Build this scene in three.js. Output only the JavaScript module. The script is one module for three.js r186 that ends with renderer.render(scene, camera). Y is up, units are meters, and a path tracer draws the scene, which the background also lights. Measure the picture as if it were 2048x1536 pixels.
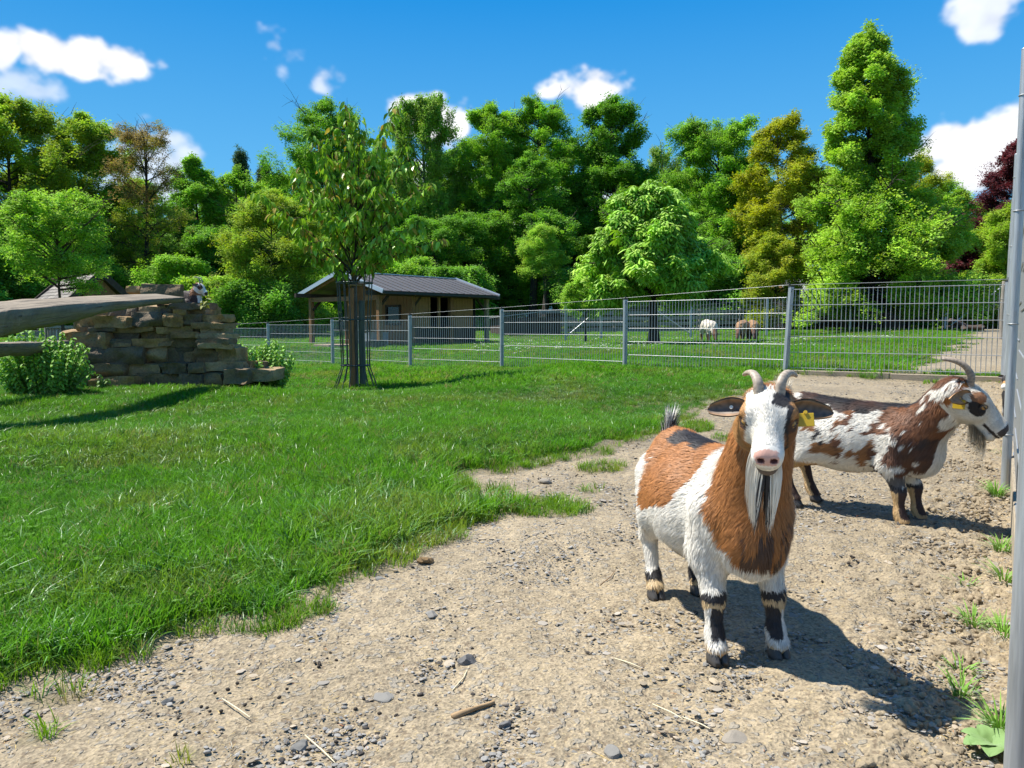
import * as THREE from 'three';
import { mergeGeometries } from 'three/addons/utils/BufferGeometryUtils.js';
import { RoundedBoxGeometry } from 'three/addons/geometries/RoundedBoxGeometry.js';

// ---------------------------------------------------------------- camera, sky, sun, exposure
const scene = new THREE.Scene();
const EYE = 0.95, PITCH = Math.atan((768 - 652) / 1536);
const camera = new THREE.PerspectiveCamera(2 * Math.atan(0.5) * 180 / Math.PI, 4 / 3, 0.05, 900);
camera.position.set(0, EYE, 0);
camera.rotation.set(-PITCH, 0, 0);
const SUN = new THREE.Vector3(-0.54, 1, -0.2).normalize();
const sun = new THREE.DirectionalLight(new THREE.Color(1, 0.955, 0.87), 4.9);
sun.position.copy(SUN).multiplyScalar(120);
sun.castShadow = true;
sun.shadow.mapSize.set(4096, 4096);
Object.assign(sun.shadow.camera, { left: -70, right: 70, top: 70, bottom: -70, near: 1, far: 320 });
scene.add(sun, sun.target);
const renderer = new THREE.WebGLRenderer({ antialias: true });
renderer.toneMapping = THREE.LinearToneMapping;
renderer.toneMappingExposure = 1.9;
renderer.shadowMap.enabled = true;

// ---------------------------------------------------------------- numbers
function rng(seed) { let s = seed | 0; return () => { s = (s + 0x6d2b79f5) | 0; let t = Math.imul(s ^ (s >>> 15), 1 | s); t = (t + Math.imul(t ^ (t >>> 7), 61 | t)) ^ t; return ((t ^ (t >>> 14)) >>> 0) / 4294967296; }; }
const clamp = (v, a = 0, b = 1) => v < a ? a : v > b ? b : v, mix = (a, b, t) => a + (b - a) * t;
const sstep = (a, b, v) => { const t = clamp((v - a) / (b - a)); return t * t * (3 - 2 * t); };
function h3(x, y, z) { let n = Math.imul(x, 374761393) ^ Math.imul(y, 668265263) ^ Math.imul(z, 2147483647 ^ 0x5bd1e995); n = Math.imul(n ^ (n >>> 13), 1274126177); return ((n ^ (n >>> 16)) >>> 0) / 4294967296; }
function noise3(x, y, z) {
  const X = Math.floor(x), Y = Math.floor(y), Z = Math.floor(z); let a = x - X, b = y - Y, c = z - Z;
  a = a * a * (3 - 2 * a); b = b * b * (3 - 2 * b); c = c * c * (3 - 2 * c);
  const e = mix(mix(h3(X, Y, Z), h3(X + 1, Y, Z), a), mix(h3(X, Y + 1, Z), h3(X + 1, Y + 1, Z), a), b);
  const f = mix(mix(h3(X, Y, Z + 1), h3(X + 1, Y, Z + 1), a), mix(h3(X, Y + 1, Z + 1), h3(X + 1, Y + 1, Z + 1), a), b);
  return mix(e, f, c) * 2 - 1;
}
const fbm = (x, y, z, o = 4) => { let s = 0, a = 0.5; for (let i = 0; i < o; i++) { s += a * noise3(x, y, z); x = x * 2.03 + 7.1; y = y * 2.03 + 3.3; z = z * 2.03 + 1.7; a *= 0.5; } return s; };
const V = (x, y, z) => new THREE.Vector3(x, y, z);
// the point on the sight line through picture position (px, py) that stands d metres ahead of the camera
function P(px, py, d) {
  const u = (px - 1024) / 1536, v = (768 - py) / 1536, c = Math.cos(PITCH), s = Math.sin(PITCH);
  const dy = v * c - s, dz = -v * s - c, k = d / -dz;
  return V(u * k, EYE + dy * k, -d);
}
// ---------------------------------------------------------------- sky: air and clouds
{
  const W = 3072, H = 1536, data = new Float32Array(W * H * 4);
  const clouds = [];
  const put = (px, py, rx, ry, dens, seed, soft = 1) => {
    const c = P(px, py, 100).sub(V(0, EYE, 0)).normalize();
    clouds.push({ az: Math.atan2(c.x, -c.z), el: Math.asin(c.y), rx: rx / 1536 * 0.93, ry: ry / 1536 * 0.93, dens, seed, soft });
  };
  put(95, 92, 72, 32, 1.0, 3); put(170, 100, 70, 36, 0.95, 3); put(240, 118, 66, 32, 0.95, 3); put(-4, 95, 22, 30, 0.8, 5); put(60, 190, 60, 26, 0.5, 7); put(558, 100, 42, 36, 0.42, 9); put(565, 150, 24, 16, 0.3, 9);
  put(655, 188, 40, 32, 0.6, 11); put(820, 232, 60, 48, 0.95, 13); put(885, 252, 75, 55, 1.0, 13); put(1120, 178, 80, 48, 1.0, 17); put(1185, 200, 85, 44, 1.0, 17); put(930, 195, 28, 22, 0.4, 18);
  put(1995, 14, 80, 44, 0.75, 19); put(1925, 325, 95, 48, 1.05, 23); put(1985, 290, 110, 70, 1.15, 24); put(2060, 300, 90, 70, 1.1, 25); put(300, 350, 130, 80, 0.6, 29); put(960, 430, 260, 110, 0.85, 31); put(1480, 520, 260, 60, 0.7, 33);
  const r = rng(77);
  for (let i = 0; i < 46; i++) {            // the same fair-weather clouds all round, outside the picture
    const az = r() * Math.PI * 2 - Math.PI, el = 0.05 + r() * r() * 0.9, s = 0.05 + 0.09 * r();
    if (Math.abs(az) < 0.72 && el < 0.6) continue;
    clouds.push({ az, el, rx: s * 1.5 / Math.max(0.4, Math.cos(el)), ry: s * 0.6, dens: 0.7 + 0.4 * r(), seed: 40 + i, soft: 1 });
  }
  for (let row = 0; row < H; row++) {
    const el = ((row + 0.5) / H - 0.5) * Math.PI, near = clouds.filter((c) => Math.abs(c.el - el) < c.ry * 1.7);
    const t = clamp(Math.sin(Math.max(el, 0)) / 0.62), k = Math.pow(t, 0.75);
    const base = el < 0 ? [0.12, 0.14, 0.1] : [Math.max(0.0055, 0.15 - 0.2 * k), Math.max(0.126, 0.4 - 0.345 * k), Math.max(0.365, 0.58 - 0.235 * k)];
    for (let col = 0; col < W; col++) {
      const lon = ((col + 0.5) / W - 0.5) * 2 * Math.PI; let az = lon + Math.PI / 2; if (az > Math.PI) az -= 2 * Math.PI;
      const o = (row * W + col) * 4; let R = base[0], G = base[1], B = base[2];
      if (el > 0) for (const c of near) {
        let da = az - c.az; if (da > Math.PI) da -= 2 * Math.PI; if (da < -Math.PI) da += 2 * Math.PI;
        if (Math.abs(da) > c.rx * 1.7) continue;
        const q = Math.sqrt((da / c.rx) ** 2 + ((el - c.el) / c.ry) ** 2);
        const n = fbm(az * 17 + c.seed, el * 26 - c.seed, c.seed * 1.3, 6), n2 = fbm(az * 46 - c.seed, el * 60, c.seed * 2.1, 5);
        const body = c.dens * (1.12 - q * 1.05) + n * 1.15 + n2 * 0.42;
        const a = sstep(0.04, 0.55, body) * clamp(c.dens * 1.05);
        if (a <= 0) continue;
        const w = 0.58 + 0.14 * n2;
        R = mix(R, w * 0.985, a); G = mix(G, w * 0.99, a); B = mix(B, w * 1.03, a);
      }
      data[o] = R; data[o + 1] = G; data[o + 2] = B; data[o + 3] = 1;
    }
  }
  const t = new THREE.DataTexture(data, W, H, THREE.RGBAFormat, THREE.FloatType);
  t.mapping = THREE.EquirectangularReflectionMapping; t.magFilter = THREE.LinearFilter; t.minFilter = THREE.LinearFilter; t.needsUpdate = true;
  scene.background = t; scene.environment = t;
}
// ---------------------------------------------------------------- naming and grouping
const taken = new Map();
function numbered(name) { const n = taken.get(name) ?? -1; taken.set(name, n + 1); return n < 0 ? name : name + '_' + String(n + 1).padStart(3, '0'); }
function tag(o, label, category, group) { o.userData.label = label; o.userData.category = category; if (group) o.userData.group = group; return o; }
function thing(name, label, category, group, pos = [0, 0, 0], turn = 0) {
  const g = new THREE.Group(); g.name = numbered(name); g.position.set(...pos); g.rotation.y = turn; scene.add(g); return tag(g, label, category, group);
}
function part(name, geo, mat, parent) { const m = new THREE.Mesh(geo, mat); m.name = name; parent.add(m); return m; }
function structure(name, geo, mat) { const m = new THREE.Mesh(geo, mat); m.name = numbered(name); m.userData.kind = 'structure'; scene.add(m); return m; }
function stuffMesh(name, geo, mat, mats, cols, parent) {
  const n = mats.length / 16, im = new THREE.InstancedMesh(geo, mat, n); im.instanceMatrix.array.set(mats); im.name = name; im.userData.kind = 'stuff';
  if (cols) { im.instanceColor = new THREE.InstancedBufferAttribute(new Float32Array(cols), 3); }
  parent.add(im); return im;
}
// growing buffer of triangles
class Buf {
  constructor() { this.p = []; this.n = []; this.c = []; this.u = []; this.i = []; }
  get count() { return this.p.length / 3; }
  v(x, y, z, c, u = 0, w = 0) { this.p.push(x, y, z); if (c) this.c.push(c[0], c[1], c[2]); this.u.push(u, w); return this.count - 1; }
  tri(a, b, c) { this.i.push(a, b, c); }
  quad(a, b, c, d) { this.i.push(a, b, c, a, c, d); }
  tube(pts, radii, sides, c, cap = true) {   // tapered tube along points
    const rings = []; let side = null, len = 0;
    for (let k = 0; k < pts.length; k++) {
      const t = (k < pts.length - 1 ? pts[k + 1].clone().sub(pts[k]) : pts[k].clone().sub(pts[k - 1])).normalize();
      if (!side) side = Math.abs(t.y) < 0.9 ? V(0, 1, 0).cross(t).normalize() : V(1, 0, 0).cross(t).normalize();
      side.addScaledVector(t, -side.dot(t)).normalize();
      const up = t.clone().cross(side), ring = [];
      if (k) len += pts[k].distanceTo(pts[k - 1]);
      for (let s = 0; s < sides; s++) {
        const a = s / sides * Math.PI * 2, r = Array.isArray(radii) ? radii[k] : radii(k / (pts.length - 1), a, k), ca = Math.cos(a) * r, sa = Math.sin(a) * r;
        ring.push(this.v(pts[k].x + side.x * ca + up.x * sa, pts[k].y + side.y * ca + up.y * sa, pts[k].z + side.z * ca + up.z * sa, typeof c === 'function' ? c(k / (pts.length - 1), a) : c, s / sides, len));
      }
      rings.push(ring);
    }
    for (let k = 0; k + 1 < rings.length; k++) for (let s = 0; s < sides; s++) { const s2 = (s + 1) % sides; this.quad(rings[k][s], rings[k][s2], rings[k + 1][s2], rings[k + 1][s]); }
    if (cap) for (const k of [0, rings.length - 1]) for (let s = 1; s + 1 < sides; s++) k ? this.tri(rings[k][0], rings[k][s], rings[k][s + 1]) : this.tri(rings[k][0], rings[k][s + 1], rings[k][s]);
    return this;
  }
  ribbon(pts, widths, across, c) {           // flat tapering strip; widths at each point
    let a0, b0;
    for (let k = 0; k < pts.length; k++) {
      const w = widths[k] / 2, cc = typeof c === 'function' ? c(k / (pts.length - 1)) : c, u = k / (pts.length - 1);
      const a = this.v(pts[k].x - across.x * w, pts[k].y - across.y * w, pts[k].z - across.z * w, cc, 0, u), b = w > 1e-5 ? this.v(pts[k].x + across.x * w, pts[k].y + across.y * w, pts[k].z + across.z * w, cc, 1, u) : a;
      if (k) { if (a === b) this.tri(a0, b0, a); else this.quad(a0, b0, b, a); }
      a0 = a; b0 = b;
    }
    return this;
  }
  geo(smooth = true) {
    const g = new THREE.BufferGeometry();
    g.setAttribute('position', new THREE.Float32BufferAttribute(this.p, 3));
    g.setAttribute('uv', new THREE.Float32BufferAttribute(this.u, 2));
    if (this.c.length) g.setAttribute('color', new THREE.Float32BufferAttribute(this.c, 3));
    g.setIndex(this.i); 
    if (!smooth) { const f = g.toNonIndexed(); f.computeVertexNormals(); return f; }
    g.computeVertexNormals(); return g;
  }
}
const boxAt = (w, h, d, x, y, z, ry = 0, rx = 0, rz = 0) => { const g = new THREE.BoxGeometry(w, h, d); g.applyMatrix4(new THREE.Matrix4().makeRotationFromEuler(new THREE.Euler(rx, ry, rz, 'YXZ')).setPosition(x, y, z)); return g; };
const std = (r, g, b, rough = 0.85, o = {}) => new THREE.MeshStandardMaterial({ color: new THREE.Color().setRGB(r, g, b), roughness: rough, ...o });
// texture of grain: f(u, v) -> [r, g, b, height] in linear 0..1, tiling when f tiles
function grain(size, f, repeat = [1, 1], h = size) {
  const col = new Uint8Array(size * h * 4), bump = new Uint8Array(size * h * 4), enc = (x) => { x = clamp(x); return 255 * (x <= 0.0031308 ? x * 12.92 : 1.055 * Math.pow(x, 1 / 2.4) - 0.055); };
  for (let y = 0; y < h; y++) for (let x = 0; x < size; x++) {
    const q = f(x / size, y / h), o = (y * size + x) * 4;
    col[o] = enc(q[0]); col[o + 1] = enc(q[1]); col[o + 2] = enc(q[2]); col[o + 3] = 255; bump[o] = bump[o + 1] = bump[o + 2] = 255 * clamp(q[3]); bump[o + 3] = 255;
  }
  const mk = (d, s) => { const t = new THREE.DataTexture(d, size, h); t.wrapS = t.wrapT = THREE.RepeatWrapping; t.magFilter = THREE.LinearFilter; t.minFilter = THREE.LinearMipmapLinearFilter; t.generateMipmaps = true; if (s) t.colorSpace = THREE.SRGBColorSpace; t.repeat.set(...repeat); t.needsUpdate = true; return t; };
  return { map: mk(col, true), bumpMap: mk(bump, false) };
}
// tiling noise on the unit square with period n
function tn(u, v, n, seed = 0) {
  const x = u * n, y = v * n, X = Math.floor(x), Y = Math.floor(y); let a = x - X, b = y - Y; a = a * a * (3 - 2 * a); b = b * b * (3 - 2 * b);
  const m = (q) => ((q % n) + n) % n, g = (i, j) => h3(m(i), m(j), seed);
  return mix(mix(g(X, Y), g(X + 1, Y), a), mix(g(X, Y + 1), g(X + 1, Y + 1), a), b);
}
const tf = (u, v, n, o, seed = 0) => { let s = 0, a = 0.5, t = 0; for (let i = 0; i < o; i++) { s += a * tn(u, v, n, seed + i); t += a; a *= 0.55; n *= 2; } return s / t; };

// ---------------------------------------------------------------- the lie of the land
const LAND = [[0.6, 2.4, 0], [0, 1.6, 0], [-1.5, 2, 0], [1.3, 2, 0.02], [1.68, 3.4, 0.1], [2.45, 3.8, 0.14], [-2, 4, 0.02], [0, 4, 0.05], [0, 7, 0.13], [-3, 7, 0.1], [3.5, 6.5, 0.22],
  [5.58, 8.7, 0.33], [3.55, 9.9, 0.37], [1.72, 11.7, 0.31], [-0.18, 13.5, 0.2], [-1.96, 14.8, 0.13], [-3.9, 16.7, 0.06], [-5.7, 18, -0.03], [-2.2, 11, 0.06], [-4.4, 9.3, 0.2], [-6, 8.3, 0.2], [1, 10.4, 0.26], [3.6, 9.35, 0.27], [4.6, 8.75, 0.25], [5.3, 8.25, 0.24], [4.0, 10.1, 0.4], [5.0, 9.5, 0.4], [5.9, 8.95, 0.38], [-8, 19.5, -0.06],
  [3, 16, 0.42], [6, 16, 0.45], [10, 20, 0.6], [-5, 26, 0.3], [0, 26, 0.33], [4, 22, 0.42], [7, 27, 0.42], [-12, 22, 0.0], [20, 35, 0.75], [0, 40, 0.6], [-20, 40, 0.4], [20, 60, 1.1], [0, 70, 1.2], [-40, 70, 1.0], [60, 70, 1.4], [0, -4, 0], [-6, 0, 0], [6, 0, 0.05], [-10, 8, 0.15], [10, 10, 0.4], [0, 160, 2], [-120, 120, 1.5], [120, 120, 2]];
function landY(x, d) {
  let s = 0, w = 0;
  for (const [a, b, h] of LAND) { const sc = 0.35 + 0.12 * Math.max(b, 0), q = ((x - a) ** 2 + (d - b) ** 2) / (sc * sc) + 0.08, k = 1 / (q * q); s += k * h; w += k; }
  return s / w;
}
const onLand = (x, d, dy = 0) => V(x, landY(x, d) + dy, -d);
function pick(px, py) { let d = 1.2; for (let i = 0; i < 4000 && d < 200; i++) { const p = P(px, py, d); if (p.y <= landY(p.x, d)) return p; d *= 1.004; } return P(px, py, d); }
function inside(poly, x, y) { let c = false; for (let i = 0, j = poly.length - 1; i < poly.length; j = i++) { const [a, b] = poly[i], [e, f] = poly[j]; if ((b > y) !== (f > y) && x < (e - a) * (y - b) / (f - b) + a) c = !c; } return c; }
const ground = (list) => list.map(([x, y]) => { const p = pick(x, y); return [p.x, -p.z]; });
// bare soil: the goat track and the path beyond the gate
const SOIL = [...ground([[-60, 1425], [0, 1400], [130, 1352], [270, 1308], [380, 1285], [470, 1262], [640, 1218], [660, 1185], [720, 1165], [835, 1138], [850, 1120], [905, 1098], [950, 1082], [965, 1058], [1010, 1046], [1185, 1030], [1180, 1008], [1010, 1000], [955, 990], [950, 965], [1040, 940], [1110, 918], [1200, 902], [1310, 878], [1405, 838], [1440, 805], [1500, 790], [1560, 762], [1592, 746], [2010, 768]]), [6.6, 9.2], [7.5, 2], [4, -4], [-6, -4], [-5, 0.6]];
const PATH = ground([[1800, 749], [1870, 716], [1925, 690], [1950, 672], [1935, 660], [1962, 654], [2080, 654], [2080, 748]]);
const ISLES = [[1205, 938, 48, 9], [1090, 1018, 95, 17], [1180, 982, 22, 7], [110, 1398, 62, 22], [80, 1475, 42, 18], [380, 1515, 30, 18], [1390, 855, 30, 12], [1450, 880, 26, 8], [1000, 985, 26, 8]].map(([x, y, a, b]) => { const p = pick(x, y), k = a / 1536 * -p.z; return [p.x, -p.z, k, k * b / a * -p.z / 0.95]; });
function grassAt(x, d) {          // 0 bare soil .. 1 turf
  const n = fbm(x * 2.2, d * 2.2, 5, 3), n2 = noise3(x * 9, d * 9, 2), wob = 0.05 + 0.012 * d;
  const X = x + n * wob * 2.2 + n2 * 0.03, D = d + noise3(x * 3, d * 3, 9) * wob * 1.6 + n2 * 0.03;
  if (inside(SOIL, X, D)) { for (const [a, b, rx, rd] of ISLES) { const q = ((x - a) / rx) ** 2 + ((d - b) / rd) ** 2; if (q < 1 + n * 0.7) return 0.75; } return 0; }
  if (inside(PATH, X, D)) return 0;
  const e = 0.14 + 0.01 * d; let k = 0; for (const [a, b] of [[e, 0], [-e, 0], [0, e], [0, -e]]) if (inside(SOIL, X + a, D + b) || inside(PATH, X + a, D + b)) k++;
  return k ? 0.8 : 1;
}
// ---------------------------------------------------------------- ground sheet
const soilTex = grain(2048, (u, v) => {
  const a = tf(u, v, 9, 5, 1), b = tf(u, v, 70, 4, 11), c = tn(u, v, 420, 21), e = tn(u, v, 900, 31), s = tf(u, v, 26, 3, 41);
  const chip = sstep(0.64, 0.72, tf(u, v, 150, 2, 51)), straw = sstep(0.8, 0.86, tn(u * 1, v, 512, 61)) * 0.5, dark = sstep(0.67, 0.76, tf(u, v, 230, 2, 71));
  const k = 0.7 + 0.3 * a + 0.55 * (b - 0.5) + 0.5 * (c - 0.5) + 0.3 * (e - 0.5);
  let r = 0.3 * k, g = 0.237 * k, bl = 0.153 * k;
  r = mix(r, 0.25 * k, s * 0.5); g = mix(g, 0.206 * k, s * 0.5); bl = mix(bl, 0.144 * k, s * 0.5);
  r = mix(r, 0.21, chip * 0.6); g = mix(g, 0.195, chip * 0.6); bl = mix(bl, 0.17, chip * 0.6);
  r = mix(r, 0.1, dark * 0.6); g = mix(g, 0.07, dark * 0.6); bl = mix(bl, 0.045, dark * 0.6);
  r = mix(r, 0.55, straw * 0.5); g = mix(g, 0.42, straw * 0.5); bl = mix(bl, 0.2, straw * 0.5);
  return [r, g, bl, 0.25 * a + 0.35 * b + 0.2 * c + 0.12 * e + 0.25 * chip];
});
{
  const ds = []; for (let d = -6; d < 0.6; d += 0.3) ds.push(d);
  for (let d = 0.6; d < 6;) { ds.push(d); d += Math.max(0.012, 0.0075 * d); } 
  for (let d = ds[ds.length - 1]; d < 30;) { d *= 1.014; ds.push(d); }
  for (let d = ds[ds.length - 1]; d < 420;) { d *= 1.09; ds.push(d); }
  const ss = []; for (let s = -1; s <= 1.0001; s += 1 / 210) ss.push(0.62 * s); for (let k = 1; k <= 26; k++) { const e = 0.62 + 2.2 * (k / 26) ** 1.7; ss.push(e); ss.unshift(-e); }
  const nx = ss.length, pos = new Float32Array(ds.length * nx * 3), uv = new Float32Array(ds.length * nx * 2), col = new Float32Array(ds.length * nx * 3), idx = [];
  ds.forEach((d, j) => ss.forEach((s, i) => {
    const x = s * (Math.max(d, 0) + 1.1), o = (j * nx + i); let y = landY(x, d), g = 1;
    if (d > 0.2 && d < 45 && Math.abs(s) < 1.2) g = grassAt(x, d); else if (d <= 0.2) g = x < -2.5 ? 1 : 0;
    if (d < 9) { const rough = sstep(-0.55, 0.2, x - 0.55 * d) ; y += (fbm(x * 5, d * 5, 1, 3) * 0.02 + fbm(x * 17, d * 17, 4, 3) * (0.007 + 0.018 * rough) + noise3(x * 48, d * 48, 3) * (0.0028 + 0.007 * rough)) * sstep(0.2, 1, 10 - d); }
    pos.set([x, y, -d], o * 3); uv.set([x / 2.6, d / 2.6], o * 2);
    const turf = [0.24, 0.46, 0.13];
    const wear = 1 + 0.22 * fbm(x * 0.8, d * 0.8, 8, 3);
    const c = g >= 1 ? turf : g > 0 ? [0.75 * wear, 0.76 * wear, 0.7 * wear] : [wear, wear, wear * 0.98]; col.set(c, o * 3);
  }));
  for (let j = 0; j + 1 < ds.length; j++) for (let i = 0; i + 1 < nx; i++) { const a = j * nx + i; idx.push(a, a + 1, a + nx + 1, a, a + nx + 1, a + nx); }
  const g = new THREE.BufferGeometry(); g.setAttribute('position', new THREE.BufferAttribute(pos, 3)); g.setAttribute('uv', new THREE.BufferAttribute(uv, 2)); g.setAttribute('color', new THREE.BufferAttribute(col, 3)); g.setIndex(idx); g.computeVertexNormals();
  structure('ground', g, new THREE.MeshStandardMaterial({ ...soilTex, bumpScale: 0.015, vertexColors: true, roughness: 0.97 }));
}
// ---------------------------------------------------------------- turf
function bladeTuft(seed, n, spread, hgt, width, bend) {
  const b = new Buf(), r = rng(seed);
  for (let i = 0; i < n; i++) {
    const a = r() * 6.283, q = Math.sqrt(r()) * spread, h = hgt * (0.55 + 0.65 * r()), lean = a + (r() - 0.5) * 2.6, k = bend * (0.25 + r()), x = Math.cos(a) * q, z = Math.sin(a) * q, pts = [], ws = [];
    for (let s = 0; s <= 3; s++) { const t = s / 3; pts.push(V(x + Math.cos(lean) * h * k * t * t, h * (t - 0.32 * k * t * t), z + Math.sin(lean) * h * k * t * t)); ws.push(s === 3 ? 0 : width * (0.75 + 0.5 * r()) * (1 - 0.55 * t * t)); }
    const f = lean + Math.PI / 2 + (r() - 0.5) * 1.4; b.ribbon(pts, ws, V(Math.cos(f), (r() - 0.5) * 0.5, Math.sin(f)).normalize());
  }
  return b.geo();
}
const grassLeaf = new THREE.MeshPhysicalMaterial({ color: 0xffffff, roughness: 0.92, transmission: 0.5, thickness: 0, side: THREE.DoubleSide, ior: 1.4, specularIntensity: 0.3 });
const grassGloss = new THREE.MeshStandardMaterial({ color: 0xffffff, roughness: 0.45, side: THREE.DoubleSide });
const M4 = new THREE.Matrix4(), Q4 = new THREE.Quaternion(), E4 = new THREE.Euler(), S4 = new THREE.Vector3();
const place = (arr, p, ry, sx, sy, rx = 0, rz = 0) => { M4.compose(p, Q4.setFromEuler(E4.set(rx, ry, rz, 'YXZ')), S4.set(sx, sy, sx)); for (let i = 0; i < 16; i++) arr.push(M4.elements[i]); };
{
  const turf = new THREE.Group(); turf.name = 'grass'; turf.userData.kind = 'stuff'; scene.add(turf); tag(turf, 'bright green spring turf covering the goat paddock and field', 'grass');
  const near = [0, 1, 2].map((k) => bladeTuft(11 + k, 15, 0.035, 0.07, 0.0036, 0.85)), glossy = bladeTuft(31, 9, 0.035, 0.078, 0.0036, 1.1), far = [0, 1].map((k) => bladeTuft(21 + k, 16, 0.1, 0.085, 0.011, 0.8));
  const mats = [[], [], [], [], [], []], cols = [[], [], [], [], [], []], r = rng(5);
  const rho = (d) => d < 3.4 ? 1800 : d < 6 ? 1350 : d < 9 ? 760 : d < 13 ? 330 : d < 18 ? 200 : d < 30 ? 95 : 40;
  for (let d = 0.3; d < 52;) {
    const step = 0.12 + 0.03 * d, w0 = -0.74 * d - 1.7, w1 = 0.7 * d + 0.6, n = Math.round(rho(d) * step * (w1 - w0));
    for (let i = 0; i < n; i++) {
      const x = mix(w0, w1, r()), dd = d + step * r(), g = grassAt(x, dd); if (!g || (g < 1 && r() < 0.42 + 0.9 * fbm(x * 7, dd * 7, 3, 2))) continue;
      const p = onLand(x, dd, -0.004), isFar = dd > 8.5 && r() < sstep(8, 14, dd), lush = fbm(x * 0.7, dd * 0.7, 1, 3), dry = fbm(x * 1.6, dd * 1.6, 6, 3);
      const k = isFar ? 4 + (r() < 0.5 ? 0 : 1) : r() < 0.2 + 0.3 * dry ? 3 : Math.floor(r() * 3);
      const edge = g < 1 ? 0.62 : 1, sc = (0.75 + 0.5 * r()) * (1 + 0.55 * lush) * edge * (isFar ? 0.8 + 0.012 * dd : 1), wide = isFar ? 1 + 0.02 * dd : 1;
      place(mats[k], p, r() * 6.28, sc * wide, sc * (dd > 18 ? 0.7 : 1) * (0.9 + 0.4 * lush), (r() - 0.5) * 0.3, (r() - 0.5) * 0.3);
      const t = r(), y = clamp(0.5 + lush + (r() - 0.5) * 0.6), edgeY = g < 1 ? 1.35 : 1, vary = 0.5 + 0.65 * r();
      if (k === 3) cols[k].push(0.06 + 0.04 * t, 0.17 + 0.07 * t, 0.02 + 0.015 * t);
      else if (r() < 0.05) cols[k].push(0.3, 0.27, 0.09);
      else { const dr = clamp(dry * 1.6 + 0.1 * (r() - 0.5)); cols[k].push((0.085 + 0.065 * y + 0.12 * dr) * edgeY * vary, (0.26 + 0.11 * y + 0.03 * t) * vary, (0.008 + 0.006 * t + 0.02 * dr) * vary); };
    }
    d += step;
  }
  [...near, glossy, ...far].forEach((g, k) => stuffMesh('blades', g, k === 3 ? grassGloss : grassLeaf, mats[k], cols[k], turf));
  console.log('turf', mats.map((m) => m.length / 16).join(' '));
  // clover leaves and daisies among the blades
  const clover = new Buf(), daisy = new Buf();
  for (let k = 0; k < 3; k++) { const a = k * 2.094, c = clover.v(0, 0.044, 0); for (let s = 0; s <= 6; s++) { const t = a - 0.8 + s * 0.267, q = 0.017 * (s === 0 || s === 6 ? 0.55 : 1); clover.v(Math.cos(t) * q, 0.048, Math.sin(t) * q); if (s) clover.tri(c, c + s + 1, c + s); } }
  { const c = daisy.v(0, 0.062, 0); for (let s = 0; s <= 9; s++) { daisy.v(Math.cos(s * 0.698) * 0.014, 0.06, Math.sin(s * 0.698) * 0.014); if (s) daisy.tri(c, c + s + 1, c + s); } }
  const cm = [], cc = [], dm = [];
  for (let i = 0; i < 600; i++) { const d = 2 + r() * 7, x = mix(-0.72 * d, 0.1 * d, r()); if (grassAt(x, d) < 1 || fbm(x * 1.4, d * 1.4, 12, 2) < 0.05) continue; place(cm, onLand(x, d, 0), r() * 6, 0.9 + r() * 0.7, 0.9 + r() * 0.6, (r() - 0.5) * 0.5, (r() - 0.5) * 0.5); cc.push(0.12, 0.3, 0.02); }
  for (let i = 0; i < 1500; i++) { const d = 15 + r() * 18, x = mix(-0.05 * d, 0.5 * d, r()); if (grassAt(x, d) < 1 || fbm(x * 0.5, d * 0.5, 22, 2) < 0) continue; place(dm, onLand(x, d, 0.02), 0, 1.6 + r(), 1.2); }
  stuffMesh('clover', clover.geo(), grassLeaf, cm, cc, turf); stuffMesh('daisies', daisy.geo(), std(0.8, 0.8, 0.76), dm, null, turf);
}
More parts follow.
